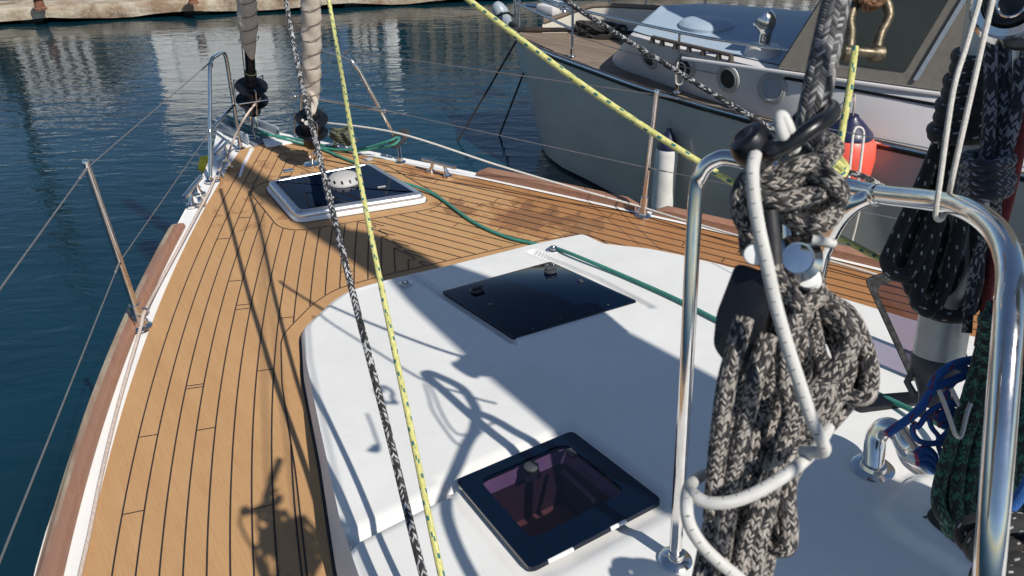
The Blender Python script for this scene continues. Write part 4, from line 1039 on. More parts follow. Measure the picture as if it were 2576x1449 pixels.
b = BM(); c = at(1262, 35, ZS+.05); lathe(b, [(0, -.14), (.06, -.13), (.085, -.06), (.09, .02), (.07, .10), (.04, .14), (0, .15)], frame(c, Vector((-.35, .3, .8))), 20); an = obj('anchor', b, M['grey_paint'], NB2, label='grey anchor fluke hanging from the bow roller')
b = BM(); tube(b, smooth([at(1250, 40, ZS+.12), at(1275, 32, ZS+.16), at(1290, 40, ZS+.1)], 5), .014, 8); tube(b, [at(1285, 60, ZS), at(1300, 66, ZS)], .03, 8); obj('anchor_strap', b, M['blackmatt'], an)
b = BM(); c = at(1375, 28, ZS+.0)
for q, r in ((c, .05), (c+AX*.25, .06)): lathe(b, [(r*1.2, 0), (r, .02), (r*.6, .06), (r, .11), (r*1.1, .13), (0, .14)], Matrix.Translation(q), 18)
tube(b, [c-AX*.3+Vector((0, 0, .04)), c+AX*.6+Vector((0, 0, .04))], .025, 8); obj('windlass', b, M['steel'], NB2)
b = BM(); box(b, at(1390, 20, ZS+.05), (.25, .35, .12), Matrix.Rotation(math.atan2(AX.y, AX.x), 3, 'Z'), .03); obj('chain_locker_lid', b, M['cabwhite'], NB2)
# canvas wheelhouse screens, drawn far taller than seen to shade the cabin roof
M['tarp'] = plain('taupe_canvas', (.20, .18, .15), .85, var=.12, bump=.3, bscale=300); M['tarpwin'] = plain('smoked_vinyl_window', (.035, .04, .036), .25, var=.2, vscale=2)
A = at(1958, 172, ztp+.02); Bq = at(2150, 196, ztp+.02); Dq = at(2440, 238, ztp+.02); upv = Vector((0, 0, 5.0)); aft = (Dq-A).normalized()
scr = root('x', (0, 0, 0), 'x', 'x'); bpy.data.objects.remove(scr)
inb = -PT
def sheet(pts, th=.012):
    bb = BM(); nn = (pts[1]-pts[0]).cross(pts[2]-pts[0]).normalized(); slab(bb, pts, th, up=nn); return bb
lean = inb*.75
dod = obj('canvas_dodger', sheet([A, A+aft*2.0+upv+lean, Dq+upv+lean+aft*2, Dq+aft*2]), M['tarp'], NB2, smooth=False, label='taupe canvas wheelhouse screen with dark vinyl windows')
w0 = A+aft*.22; off = PT*.014
u1 = Vector((0, 0, 1)); ln = lambda h: upv*(h/5.0)+lean*(h/5.0)+off
obj('vinyl_window', sheet([w0+ln(.10), w0+aft*.62+ln(1.9), Dq+aft*.1+ln(1.9), Dq-aft*.42+ln(.10)], .006), M['tarpwin'], dod, smooth=False)
obj('seam_strip', sheet([Dq-aft*.36+ln(.05)+off*.6, Dq+aft*.16+ln(1.9)+off*.6, Dq+aft*.19+ln(1.9)+off*.6, Dq-aft*.33+ln(.05)+off*.6], .006), M['grey_paint'], dod, smooth=False)
Am = mir(A); fc = [A, mir(A), mir(A)+aft*2.0+upv-lean*.6, A+aft*2.0+upv+lean]
obj('front_screen', sheet(fc), M['tarp'], dod, smooth=False)
b = BM(); box(b, (A+Dq)/2+PT*.02+Vector((0, 0, -.02)), ((Dq-A).length+1.5, .03, .03), Matrix.Rotation(math.atan2(aft.y, aft.x), 3, 'Z'), .01); obj('coaming', b, M['cabwhite'], NB2)
b = BM()
for (x0, y0, x1, y1) in ((1975, 182, 2600, 300),): 
    h0, _ = cast(cbv, x0, y0+14); h1, _ = cast(cbv, x1-250, 262)
    if h0 is not None and h1 is not None: tube(b, [h0+PT*.005, h1+PT*.005, h1+PT*.005+(h1-h0)*.5], .012, 6)
if len(b.verts): obj('rubber_trim', b, M['black'], NB2)
# ------------------------------------------------------------------ things round the neighbour
def fender(px, py, r, L, caplen, mat, capmat, lab, off, tilt=Vector((0, 0, 1)), prof=None):
    h, nn = cast(bvh, px, py+70); nn = nn if nn.dot(ray(px, py)) < 0 else -nn
    c = h+nn*(r+off); c = above(Vector((c.x, c.y, c.z-.5)), px, py); rt = root('fender', c-Vector((0, 0, L)), lab, 'fender', 'fenders between the boats')
    m = Matrix.Translation(c); b = BM(); lathe(b, prof or [(0, -L), (r*.5, -L+.02), (r*.9, -L+.07), (r, -L+.14), (r, -.05), (r*.97, -.02), (r*.93, .0)], m, 28); obj('fender_body', b, mat, rt)
    b = BM(); rc = r*.93; lathe(b, [(rc*1.01, -.004), (rc*.98, .02), (rc*.8, caplen*.35), (rc*.5, caplen*.7), (rc*.28, caplen*.9), (rc*.25, caplen), (0, caplen)], m, 24, sx=.95); obj('fender_cap', b, capmat, rt)
    return c+Vector((0, 0, caplen))
M['navy'] = plain('navy_vinyl', (.012, .014, .055), .4, coat=.2); M['fwhite'] = plain('scuffed_white_vinyl', (.72, .71, .66), .45, var=.12, vscale=9); M['orange'] = plain('orange_vinyl', (.80, .11, .07), .4, var=.08, vscale=5)
tp = fender(1679, 372, .098, .66, .17, M['fwhite'], M['navy'], 'white cylindrical fender with a navy blue top against the grey hull', .14)
b = BM(); q = spt[1][0]; tube(b, [tp-Vector((0, 0, .02)), q+PT*.06, q], .004, 6); tag(obj('fender_line', b, M['wire']), 'thin grey line from which the white fender hangs', 'line')
tp = fender(2135, 338, .175, .42, .14, M['orange'], M['navy'], 'big orange-red fender with a navy blue neck behind the knotted rope', .02, prof=[(0, -.42), (.11, -.42), (.17, -.38), (.20, -.28), (.205, -.15), (.19, -.05), (.15, 0)])
b = BM(); tube(b, smooth([tp-Vector((0, 0, .02)), tp+Vector((-.02, 0, .12)), spt[2][0].lerp(spt[2][1], .5)], 5), .006, 8); tag(obj('fender_line', b, M['beige_rope']), 'pale line tied above the orange fender', 'line')
b = BM(); d_ = 4.3; tube(b, smooth([atd(*q, d_) for q in ((2133, 468), (2140, 400), (2147, 335), (2158, 320), (2172, 330), (2170, 370), (2158, 465))], 5), .0075, 8); tag(obj('hanging_line', b, M['white_rope']), 'white line doubled over beside the orange fender', 'rope')
b = BM(); q = spt[1]; c = q[0].lerp(q[1], .42); tube(b, smooth([c+Vector((0, 0, .05)), c+PT*.03+Vector((0, 0, .02)), c+PT*.02-Vector((0, 0, .12)), c+AX*.05-Vector((0, 0, .12)), c+AX*.06+Vector((0, 0, .02)), c+Vector((0, 0, .05))], 5), .007, 8); tag(obj('tied_line', b, M['white_rope']), 'small white line knotted round the neighbour stanchion', 'rope')
rr = random.Random(5); b = BM(); c = at(1510, 82, ZS+.02); pts = []
for k in range(46):
    a = k*1.35; r = rr.uniform(.12, .38); pts.append(c+AX*(math.cos(a)*r*.9)+PT*(math.sin(a)*r*.55)+Vector((0, 0, rr.uniform(0, .10))))
pts += [at(1460, 75, ZS+.03), at(1445, 66, ZS+.04), at(1420, 50, ZS+.05)]
tube(b, smooth(pts, 5), .014, 7); tag(obj('rope_pile', b, M['black_rope']), 'heap of black mooring rope on the neighbour foredeck', 'rope')
for (a, c, lab) in (((1294, 97), (1151, 356), 'black mooring line from the neighbour bow, left of the pair'), ((1311, 180), (1256, 342), 'black mooring line from the neighbour bow, right of the pair')):
    h, nn = cast(bvh, a[0]+6, a[1]+4); h = h if h is not None else at(*a, ZS); b = BM(); e = at(*c, WATER); d = e-h; tube(b, [h, e+d*.15], .011, 8); tag(obj('mooring_line', b, M['black_rope']), lab, 'rope', 'black lines from the neighbour bow')
M['yellowv'] = plain('yellow_vinyl', (.75, .60, .03), .45, var=.1)
c = at(525, 415, -.12); rt = root('float', c, 'small yellow and black float hanging outboard of the port bow', 'float')
ax = (R*.75-U*.15+F*.2).normalized(); b = BM(); lathe(b, [(0, -.06), (.045, -.055), (.062, -.01), (.065, .035)], frame(c, ax), 20); obj('float_body', b, M['yellowv'], rt)
b = BM(); lathe(b, [(.0655, .034), (.066, .06), (.066, .13), (.04, .14), (0, .14)], frame(c, ax), 20); lathe(b, [(.063, -.012), (.058, -.03), (.0, -.062)], frame(c-ax*.002, ax), 20) if False else None; obj('float_band', b, M['blackmatt'], rt)
# ------------------------------------------------------------------ lines
def line(name, pts, r, mat, lab, cat='rope', n=8, seg=10, group=None):
    b = BM(); tube(b, smooth(pts, n), r, seg); return tag(obj(name, b, mat), lab, cat, group)
line('halyard', [atd(712, -40, 3.02), atd(748, 160, 2.75), atd(800, 380, 2.42), atd(878, 700, 2.10), atd(975, 1080, 1.84), atd(1045, 1370, 1.65), atd(1080, 1500, 1.58)], .0092, M['mottle_line'], 'black and white flecked line crossing the left of the picture beside the yellow one')
line('halyard', [atd(820, -40, 2.98), atd(855, 160, 2.72), atd(892, 380, 2.42), atd(955, 700, 2.10), atd(1038, 1100, 1.84), atd(1085, 1330, 1.70), atd(1122, 1500, 1.62)], .0078, M['yellow'], 'yellow line with green flecks coming down onto the roof near the aft hatch')
line('sheet', [atd(1125, -45, 1.9), atd(1190, 8, 1.86), atd(1500, 238, 1.74), atd(1850, 463, 1.66), atd(2130, 607, 1.72), atd(2225, 655, 1.75), atd(2510, 775, 1.85), atd(2700, 860, 1.9)], .0072, M['yellow'], 'yellow line with green flecks slanting down to the right past the stanchion')
line('sheet', [atd(1395, -30, 1.6), atd(1450, 20, 1.55), atd(1700, 178, 1.42), atd(1935, 322, 1.32), atd(2090, 415, 1.30), atd(2180, 448, 1.28), atd(2240, 482, 1.28)], .0050, M['mottle_line'], 'thin black flecked line slanting from the neighbour bow behind the black hook')
wp = [m2f @ Vector((.05, .0, .30)), at(1000, 335, .30), at(1250, 415, .18), at(1450, 475, .11), at(1606, 519, .055), at(1700, 548, .05), at(1860, 594, .05), at(2100, 660, .04), at(2300, 720, .03)]
line('furling_line', wp, .0058, M['white_rope'], 'white furling line along the starboard edge of the deck')
fp = [m1f @ Vector((.03, -.06, .35)), at(620, 290, .26), at(590, 345, .12), at(569, 400, .03), at(545, 440, .03), at(526, 482, .035), at(508, 515, .03), at(460, 605, .02), at(400, 715, .02), at(364, 785, .06), at(352, 830, .05), at(300, 1010, .012), at(258, 1180, .012), at(225, 1340, .012), at(198, 1460, .012), at(150, 1700, .012)]
line('furling_line', fp, .0066, M['beige_rope'], 'pinkish white furling line along the port edge of the deck')
gp = [at(568, 302, .03), at(590, 312, .035), at(640, 335, .03), at(720, 345, .015), at(790, 360, .012), at(870, 378, .012), at(930, 376, .03), at(985, 366, .10), at(1004, 352, .12), at(998, 346, .13), at(975, 356, .12), at(900, 376, .04), at(820, 374, .012), at(760, 362, .012), at(700, 345, .02), at(640, 325, .03), at(585, 298, .06), at(568, 291, .07)]
line('bow_line', gp, .0078, M['green_rope'], 'green line looped from the bow round the starboard pulpit foot')
b = BM(); c = at(1000, 352, .12)
for k in range(3): tube(b, [c+Vector((math.cos(a)*.045+.012*k, math.sin(a)*.03, math.sin(a*1+1)*.03+.006*k)) for a in [q*math.pi/8 for q in range(16)]], .010, 8, True)
tag(obj('black_strop', b, M['black_rope']), 'black strop round the foot of the starboard pulpit', 'rope')
g2 = [at(790, 366, .012), at(860, 396, .012), at(915, 418, .012), at(960, 440, .02), at(1000, 455, .03), at(1070, 478, .02), at(1110, 500, .012), at(1190, 558, .012), at(1280, 598, .012), at(1372, 618, .02), rp(1420, 632, .016), rp(1560, 690, .012), rp(1700, 752, .012), rp(1810, 808, .012), rp(1950, 872, .012), rp(2190, 983, .012), rp(2330, 1050, .03), rp(2420, 1100, .06)]
line('jack_line', g2, .0082, M['green_rope'], 'green line running aft across the deck and the roof under the rope coils')
b = BM(); c = (ck0+ck1)/2+Vector((0, 0, .05)); d = (ck1-ck0).normalized()
for k in range(4): tube(b, smooth([c+d*(math.cos(a)*(.085-.01*k))+Vector((-d.y, d.x, 0))*(math.sin(a)*(.035+.006*k))+Vector((0, 0, -.02+.018*k+.012*math.sin(2*a))) for a in [q*math.pi/6 for q in range(12)]], 3, True), .012, 8, True)
tag(obj('cleated_rope', b, M['dirty_rope']), 'dirty greenish rope made fast on the starboard bow cleat', 'rope')
b = BM(); c = at(1070, 490, .02)
# --- mottled rope bundle hanging by the guard rail
def P4(l): return [atd(*q) for q in l]
b = BM(); r0 = .0076; rb = random.Random(11)
def strand(pts, r=r0, seg=12): tube(b, smooth(P4(pts), 7), r, seg)
Lb = {690: (1915, 1990), 760: (1862, 2100), 880: (1828, 2180), 1000: (1826, 2150), 1100: (1818, 2062), 1200: (1802, 1996), 1300: (1782, 1965), 1449: (1756, 1942), 1620: (1730, 1925)}
def bpos(s, y, d): l, r = Lb[y]; return (l+(r-l)*s, y, d)
for lay, (n, dd) in enumerate(((10, .0), (9, .022), (8, .048))):
    for i in range(n):
        s = (i+.5)/n+rb.uniform(-.03, .03); wob = lambda: rb.uniform(-.055, .055); dz = .640+dd+.018*abs(2*s-1)
        ys = sorted(Lb)
        pts = [bpos(min(1, max(0, s*.6+.2)), 690, dz+.03)]
        for y in ys[1:]:
            q = bpos(min(1, max(0, s+wob()+.10*(math.sin((y-700)/260+i)))), y, dz+rb.uniform(-.012, .012)); pts.append((q[0], q[1]+rb.uniform(-15, 15), q[2]))
        if s > .8 and lay < 2:  # loops that turn back at the right
            pts = pts[:4]; x, y, d = pts[-1]; pts = [pts[0], pts[1], (2140-12*lay, 800, d), (2180, 890, d), (2188-5*lay, 960, d), (2172, 1000, d), (2120, 985, d+.01), (2060, 900, d+.02), (2010, 820, d+.03)]
        strand(pts)
strand([(1985, 1180, .63), (1978, 1260, .625), (1985, 1330, .62), (1978, 1375, .62), (1945, 1370, .63), (1920, 1300, .64), (1905, 1230, .65)])
# sweeping strands in front
strand([(1935, 668, .60), (1965, 715, .60), (2005, 765, .60), (2022, 790, .61), (2000, 830, .63), (1950, 900, .64), (1925, 1000, .65)])
strand([(2060, 745, .61), (2020, 780, .605), (1985, 850, .60), (1975, 950, .605), (1990, 1040, .61), (1960, 1130, .62), (1915, 1250, .62), (1880, 1360, .62), (1850, 1480, .62)])
strand([(2070, 760, .62), (2120, 800, .605), (2140, 860, .60), (2110, 920, .60), (2070, 960, .605), (2010, 1040, .61), (1960, 1150, .615), (1930, 1280, .62), (1900, 1400, .62), (1890, 1520, .62)])
strand([(1872, 800, .588), (1850, 880, .585), (1828, 966, .59), (1812, 1080, .60), (1800, 1200, .61), (1792, 1300, .62)])
strand([(1932, 845, .59), (1905, 930, .585), (1880, 1030, .595), (1852, 1160, .605), (1830, 1290, .61), (1812, 1420, .62)])
# the knot on top
for pts in ([(1955, 440, .60), (2010, 418, .59), (2075, 398, .60), (2100, 372, .62), (2070, 352, .64), (2020, 372, .65), (1975, 420, .65)],
            [(2040, 432, .60), (2080, 445, .59), (2110, 475, .595), (2104, 512, .61), (2060, 520, .64)],
            [(1880, 470, .62), (1920, 500, .60), (1960, 508, .59), (2010, 498, .59), (2060, 485, .60), (2085, 455, .62)],
            [(1975, 540, .62), (2000, 552, .60), (2035, 568, .595), (2075, 558, .60), (2100, 530, .61), (2090, 505, .63)],
            [(1935, 425, .63), (1885, 445, .625), (1862, 490, .62), (1868, 550, .625), (1900, 600, .63), (1930, 660, .64)],
            [(1905, 450, .61), (1935, 458, .60), (1990, 455, .60), (2040, 450, .61)],
            [(1960, 480, .64), (1950, 560, .65), (1945, 640, .66), (1940, 720, .66)], [(2040, 520, .65), (2030, 600, .66), (2045, 680, .66), (2065, 760, .65)],
            [(1890, 520, .64), (1880, 580, .65), (1885, 640, .65)]): strand(pts)
tag(obj('rope_bundle', b, M['mottle']), 'big knotted bundle of grey and cream flecked rope hanging by the guard rail', 'rope coil')
line('heavy_line', [atd(2118, -60, .66), atd(2100, 20, .645), atd(2072, 150, .62), atd(2042, 300, .60), atd(2030, 380, .62)], .0118, M['mottle_dark'], 'thick charcoal flecked line rising from the knotted bundle', seg=18)
line('shock_cord', P4([(2000, 375, .56), (1972, 345, .55), (1962, 300, .55), (1970, 296, .55), (1985, 330, .55), (1990, 360, .56)])+[], .0047, M['cord'], 'short knotted end of white shock cord above the black hook', 'cord')
cpts = P4([(1900, 390, .55), (1893, 430, .54), (1897, 500, .54), (1910, 580, .54), (1928, 660, .54), (1950, 760, .545), (1978, 860, .545), (2010, 960, .545), (2040, 1050, .55), (2068, 1110, .55), (2072, 1135, .555), (2040, 1138, .565), (2020, 1135, .575)])
line('shock_cord', cpts, .0047, M['cord'], 'white shock cord with black ticks running from the hook down the front of the bundle', 'cord')
c2 = P4([(2085, 1075, .60), (2050, 1130, .58), (1990, 1185, .56), (1910, 1235, .555), (1840, 1262, .555), (1780, 1264, .56), (1745, 1245, .57), (1735, 1225, .60), (1760, 1200, .64), (1800, 1185, .67)])
line('shock_cord', c2, .0047, M['cord'], 'white shock cord with black ticks wrapped round the waist of the bundle', 'cord')
c3 = P4([(1760, 1200, .645), (1733, 1225, .60), (1727, 1270, .56), (1735, 1320, .555), (1765, 1370, .555), (1810, 1415, .555), (1860, 1455, .56), (1930, 1520, .57)])
line('shock_cord', c3, .0047, M['cord'], 'white shock cord with black ticks looping down off the left edge of the bundle', 'cord')
# black plastic hook
b = BM(); hk = [atd(*q) for q in ((1878, 392, .585), (1905, 378, .565), (1950, 378, .555), (2000, 352, .55), (2050, 318, .55), (2082, 296, .56), (2094, 280, .58), (2085, 268, .61), (2050, 272, .64), (2010, 300, .655), (1985, 335, .65))]
tube(b, smooth(hk, 6), [.0085]*7+[.0078]*6+[.0062]*48, 14); hh_ = obj('hook_arm', b, M['black']); 
hkroot = root('plastic_hook', atd(1900, 385, .57), 'black plastic hook clipped round the thick charcoal line', 'hook'); o_ = wloc(hh_); hh_.location = o_-wloc(hkroot); hh_.parent = hkroot
b = BM(); lathe(b, [(0, -.014), (.011, -.013), (.014, -.004), (.0145, .006), (.012, .013), (.007, .015), (0, .012)], frame(atd(1897, 374, .568), ray(1897, 374)*-.4+U*.7-R*.5), 24, sx=1.15); obj('hook_body', b, M['black'], hkroot)
# black clutch block inside the bundle
bk = root('rope_clutch', atd(1890, 800, .64), 'black double-cheeked block with a steel sheave in the middle of the rope bundle', 'block')
b = BM(); cheek = P4([(1850, 660, .615), (1925, 690, .60), (1952, 730, .60), (1925, 820, .605), (1890, 935, .61), (1850, 950, .615), (1792, 872, .62), (1800, 790, .62)])
nn = (cheek[2]-cheek[0]).cross(cheek[5]-cheek[0]).normalized(); nn = nn if nn.dot(F) < 0 else -nn; slab(b, roundpoly(cheek, .006, 3), .022, up=nn, bev=.002); obj('cheek', b, M['black'], bk)
b = BM(); ck2 = P4([(2000, 735, .615), (2040, 700, .61), (2065, 720, .615), (2040, 800, .62), (2000, 830, .625)]); slab(b, roundpoly(ck2, .003, 3), .012, up=nn, bev=.001); obj('cheek', b, M['black'], bk)
b = BM(); lathe(b, [(0, -.014), (.018, -.012), (.0185, .004), (.012, .008), (.011, .004), (.0, .005)], frame(atd(2005, 650, .605), nn+R*.3), 26); tube(b, [atd(1985, 560, .62), atd(1990, 640, .62)], .008, 12); obj('sheave', b, M['steel'], bk)
b = BM(); lathe(b, [(0, -.008), (.009, -.006), (.009, .002), (0, .003)], frame(atd(2035, 700, .612), nn+U*.5), 22); obj('bearing', b, M['bone'], bk)
b = BM(); tube(b, [atd(1937, 530, .585), atd(1945, 600, .585), atd(1950, 665, .585)], .0055, 12); tube(b, [atd(2040, 600, .585), atd(2098, 614, .59)], .004, 10); obj('lever', b, M['blackmatt'], bk)
line('cord_tail', P4([(2040, 602, .578), (2070, 606, .578), (2098, 614, .58)]), .0036, M['cord'], 'short tail of white cord sticking out at the right of the block', 'cord')
b = BM(); lathe(b, [(0, -.006), (.0075, -.005), (.0085, 0), (.0075, .005), (0, .006)], frame(atd(1898, 640, .60), ray(1898, 640)*-1), 16); tag(obj('white_bead', b, M['bone']), 'round white bead left of the white cord above the black block', 'bead')
# yellow tail with its knot
line('yellow_tail', P4([(2151, 117, .92), (2146, 160, .92), (2136, 230, .92), (2122, 310, .92), (2110, 380, .92), (2100, 420, .92)]), .0042, M['yellow'], 'short yellow tail hanging down from the shackle pin', seg=12)
b = BM(); tube(b, smooth(P4([(2110, 400, .92), (2126, 420, .905), (2118, 440, .90), (2090, 442, .90), (2072, 425, .91), (2082, 412, .92), (2112, 418, .90), (2120, 432, .91), (2095, 430, .895), (2085, 420, .89), (2100, 408, .89), (2118, 425, .90)]), 6), .0048, 10); tag(obj('knot', b, M['yellow']), 'yellow knot at the end of the short yellow tail', 'knot')
# bow shackle
b = BM(); sh = P4([(2136, 150, 1.0), (2137, 120, 1.0), (2140, 80, 1.0), (2137, 52, 1.0), (2148, 18, 1.0), (2170, -10, 1.0), (2195, -24, 1.0), (2218, -14, 1.0), (2231, 12, 1.0), (2236, 38, 1.0), (2228, 60, 1.0), (2216, 82, 1.0), (2207, 115, 1.0), (2204, 148, 1.0)])
tube(b, smooth(sh, 6), .0068, 14)
shk = obj('bow', b, M['bronze']); sr = root('bow_shackle', atd(2170, 130, 1.0), 'bronze bow shackle hanging above the guard rail', 'shackle'); o_ = wloc(shk); shk.location = o_-wloc(sr); shk.parent = sr
b = BM(); tube(b, [atd(2124, 126, .995), atd(2218, 136, .995)], .0062, 14); obj('pin', b, M['bronze'], sr)
b = BM()
for x in (2136, 2205): lathe(b, [(0, -.009), (.010, -.008), (.0115, 0), (.010, .008), (0, .009)], frame(atd(x, 136, 1.0), R), 16)
obj('eye', b, M['bronze'], sr)
b = BM(); rs = random.Random(2)
for k in range(9): c = atd(2183+rs.uniform(-14, 14), 2+rs.uniform(-10, 8), .99); tube(b, smooth([c+R*math.cos(a)*.010+U*math.sin(a)*.006-F*math.cos(a*2+k)*.008 for a in [q*math.pi/4 for q in range(8)]], 3, True), .0022, 6, True)
tag(obj('seizing', b, plain('brown_twine', (.18, .09, .045), .8, var=.5, vscale=200)), 'tarred brown twine seizing in the crown of the shackle', 'twine')
# doubled white line over the guard rail
line('hanging_loop', P4([(2474, -40, 1.0), (2464, 0, 1.0), (2430, 118, 1.0), (2397, 233, 1.0), (2364, 460, 1.01), (2354, 535, 1.02), (2360, 552, 1.03), (2372, 545, 1.05), (2378, 505, 1.12), (2375, 488, 1.16)]), .0036, M['white_rope'], 'white cord hooked under the guard rail, left strand of the pair')
line('hanging_loop', P4([(2505, -40, 1.0), (2497, 0, 1.0), (2468, 125, 1.0), (2440, 250, 1.0), (2406, 400, 1.01), (2389, 480, 1.04), (2386, 500, 1.16)]), .0036, M['white_rope'], 'white cord behind the guard rail, right strand of the pair')
# silver pole with black end cup
pz0, pz1 = atd(2354, 935, 1.75), atd(2500, 60, 1.55); pn = (pz1-pz0).normalized()
pr = root('spinnaker_pole', pz0, 'silver tube with a dark end fitting standing behind the black rope coil', 'pole')
b = BM(); tube(b, [pz0+pn*.035, pz1+pn*.3], .052, 36); obj('tube', b, M['silver'], pr)
b = BM(); m = frame(pz0, pn, R); lathe(b, [(0, -.085), (.022, -.08), (.030, -.05), (.042, -.02), (.0555, .0), (.0555, .036), (.052, .04)], m, 32); obj('end_cup', b, M['darkgrey'], pr)
b = BM(); c = m @ Vector((0, 0, -.075)); tube(b, [c+pn*.02-R*.018, c-pn*.028-R*.018, c-pn*.038, c-pn*.03+R*.02], .010, 10); tube(b, [c-R*.045+pn*.10, c-R*.06+pn*.05, c-R*.04+pn*.02], .008, 8); obj('jaw', b, M['darkgrey'], pr)
def atg(x, y, d): return atd(x, y, d*1.18)
# black flecked rope coil
b = BM(); rc = .0146; rg = random.Random(8)
loops = [((2395, 270), (2330, 440), (2245, 620), (2232, 660), (2255, 690), (2300, 670), (2370, 500), (2440, 300)),
         ((2405, 270), (2345, 440), (2275, 620), (2262, 672), (2285, 700), (2325, 670), (2380, 520), (2445, 320)),
         ((2410, 280), (2365, 460), (2300, 650), (2286, 705), (2302, 735), (2340, 715), (2400, 540), (2455, 320)),
         ((2420, 290), (2380, 480), (2325, 680), (2305, 745), (2318, 772), (2352, 770), (2405, 620), (2460, 330)),
         ((2430, 290), (2395, 500), (2350, 650), (2330, 720), (2360, 735), (2395, 705), (2430, 560), (2462, 330)),
         ((2440, 300), (2425, 480), (2440, 640), (2425, 720), (2395, 780), (2350, 775), (2325, 745), (2340, 640), (2385, 480)),
         ((2450, 300), (2455, 480), (2460, 620), (2452, 720), (2425, 790), (2380, 795), (2345, 785)),
         ((2460, 300), (2478, 480), (2482, 600), (2474, 700), (2455, 760), (2420, 795))]
for i, l in enumerate(loops): tube(b, smooth([atg(x, y, 1.36+.03*(i % 3)+.0*y) for x, y in l], 7), rc, 12)
for i in range(7): # wraps round the head of the coil
    y = 140+i*31; x0 = 2412-i*10+6*(i % 2); x1 = 2555-i*3; w2 = [atg(x0, y+4, 1.36), atg(x0+12, y+18, 1.32), atg((x0+x1)/2, y+20, 1.29), atg(x1-10, y+10, 1.32), atg(x1, y-4, 1.36), atg(x1-12, y-14, 1.42), atg((x0+x1)/2, y-10, 1.45), atg(x0+8, y-6, 1.40)]
    tube(b, smooth(w2, 5, True), rc*1.05, 12, True)
for i in range(6): tube(b, smooth([atg(2455+i*13, 150, 1.34), atg(2425+i*16, 330, 1.38), atg(2395+i*17, 520, 1.40), atg(2380+i*17, 640, 1.41)], 6), rc, 10)
tube(b, smooth([atg(2465, -20, 1.38), atg(2462, 60, 1.38), atg(2455, 150, 1.36)], 5), rc*1.6, 12)
tag(obj('rope_coil', b, M['black_fleck']), 'black rope coil with white flecks hanging over the silver pole', 'rope coil')
# navy flecked rope
b = BM()
for dx in (0, 34): tube(b, smooth([atg(2492+dx, 105, 1.22), atg(2493+dx, 200, 1.22), atg(2488+dx, 330, 1.22), atg(2475+dx*.9, 425, 1.22)], 6), .0119, 12)
for i in range(4):
    y = 400+i*24; x0, x1 = 2424+4*(i % 2), 2540-6*(i % 2); tube(b, smooth([atg(x0, y+4, 1.22), atg(x0+20, y+16, 1.18), atg((x0+x1)/2, y+20, 1.16), atg(x1-12, y+12, 1.18), atg(x1, y-2, 1.22), atg(x1-30, y-10, 1.26), atg(x0+20, y-8, 1.26)], 5, True), .0124, 12, True)
tube(b, smooth([atg(2570, 150, 1.2), atg(2560, 260, 1.2), atg(2530, 380, 1.21), atg(2500, 440, 1.2)], 6), .0124, 12)
tube(b, smooth([atg(2500, 480, 1.2), atg(2505, 545, 1.22), atg(2485, 590, 1.25), atg(2458, 650, 1.27), atg(2442, 730, 1.28), atg(2432, 838, 1.28)], 6), .0092, 12)
tube(b, smooth([atg(2440, 480, 1.22), atg(2450, 530, 1.22), atg(2470, 560, 1.23), atg(2490, 585, 1.25)], 6), .0092, 12)
tag(obj('knotted_rope', b, M['mottle_navy']), 'navy flecked rope wound into a knot at the right edge', 'rope')
# big polished block at the top right
bc = atd(2545, 8, 1.12); bn = (-ray(2545, 8)).normalized(); wr = root('mast_winch', bc, 'polished steel winch drum at the top right corner', 'winch')
b = BM(); lathe(b, [(.058, -.05), (.058, -.03), (.050, -.02), (.046, .0), (.050, .012), (.046, .018), (.036, .018), (.034, .010)], frame(bc, bn+R*-.15+U*.1), 36); obj('drum', b, M['steel'], wr)
b = BM(); lathe(b, [(.034, .008), (.030, .016), (.016, .012), (0, .012)], frame(bc, bn+R*-.15+U*.1), 30); obj('drum_top', b, M['black'], wr)
b = BM(); m = frame(bc+bn*.018, bn+R*-.15+U*.1); tube(b, [m @ Vector((math.cos(a)*.018, math.sin(a)*.018, 0)) for a in [k*math.pi/10 for k in range(20)]], .0022, 8, True); obj('socket_ring', b, M['steel'], wr)
b = BM(); box(b, bc-bn*.05+R*.03-U*.02, (.10, .10, .06), Matrix((R, U, bn)).transposed(), .02); obj('winch_base', b, M['black'], wr)
def P5(l): return [atg(*q) for q in l]
line('red_line', P5([(2600, 120, 1.3), (2580, 300, 1.3), (2545, 470, 1.32), (2520, 570, 1.34), (2494, 680, 1.36), (2478, 790, 1.38), (2463, 872, 1.38)]), .0102, M['red_rope'], 'dark red line hanging inside the guard rail bend')
# dark green braid coil
b = BM(); gg = random.Random(4)
for i in range(15):
    s = i/14; lay = i % 3; x0 = 2470+62*s; d = 1.22+.03*lay
    xb = 2372+170*s+gg.uniform(-8, 8); yb = 1325-25*abs(2*s-.6)+gg.uniform(-20, 15)
    tube(b, smooth([atg(x0+30, 760, d), atg(x0+gg.uniform(-8, 8), 880, d), atg(x0-30+30*s+gg.uniform(-8, 8), 1000, d), atg(2395+150*s+gg.uniform(-8, 8), 1130, d), atg(xb-8, 1240, d-.01), atg(xb, yb, d-.02), atg(xb+22, yb+12, d), atg(xb+36, yb-40, d+.02), atg(2420+150*s, 1120, d+.03)], 6), .0118, 10)
for i in range(5): y = 790+i*30; tube(b, smooth([atg(2478, y+10, 1.22), atg(2500, y+25, 1.19), atg(2560, y+18, 1.19), atg(2600, y, 1.22), atg(2540, y-12, 1.27)], 5, True), .0122, 10, True)
for i in range(5): x = 2556+i*22; tube(b, smooth([atg(x, 640, 1.24), atg(x+5, 800, 1.22), atg(x-4, 960, 1.22), atg(x-12, 1100, 1.2), atg(x-14, 1200+20*(i % 2), 1.2), atg(x+6, 1225, 1.2), atg(x+20, 1150, 1.22)], 6), .0122, 10)
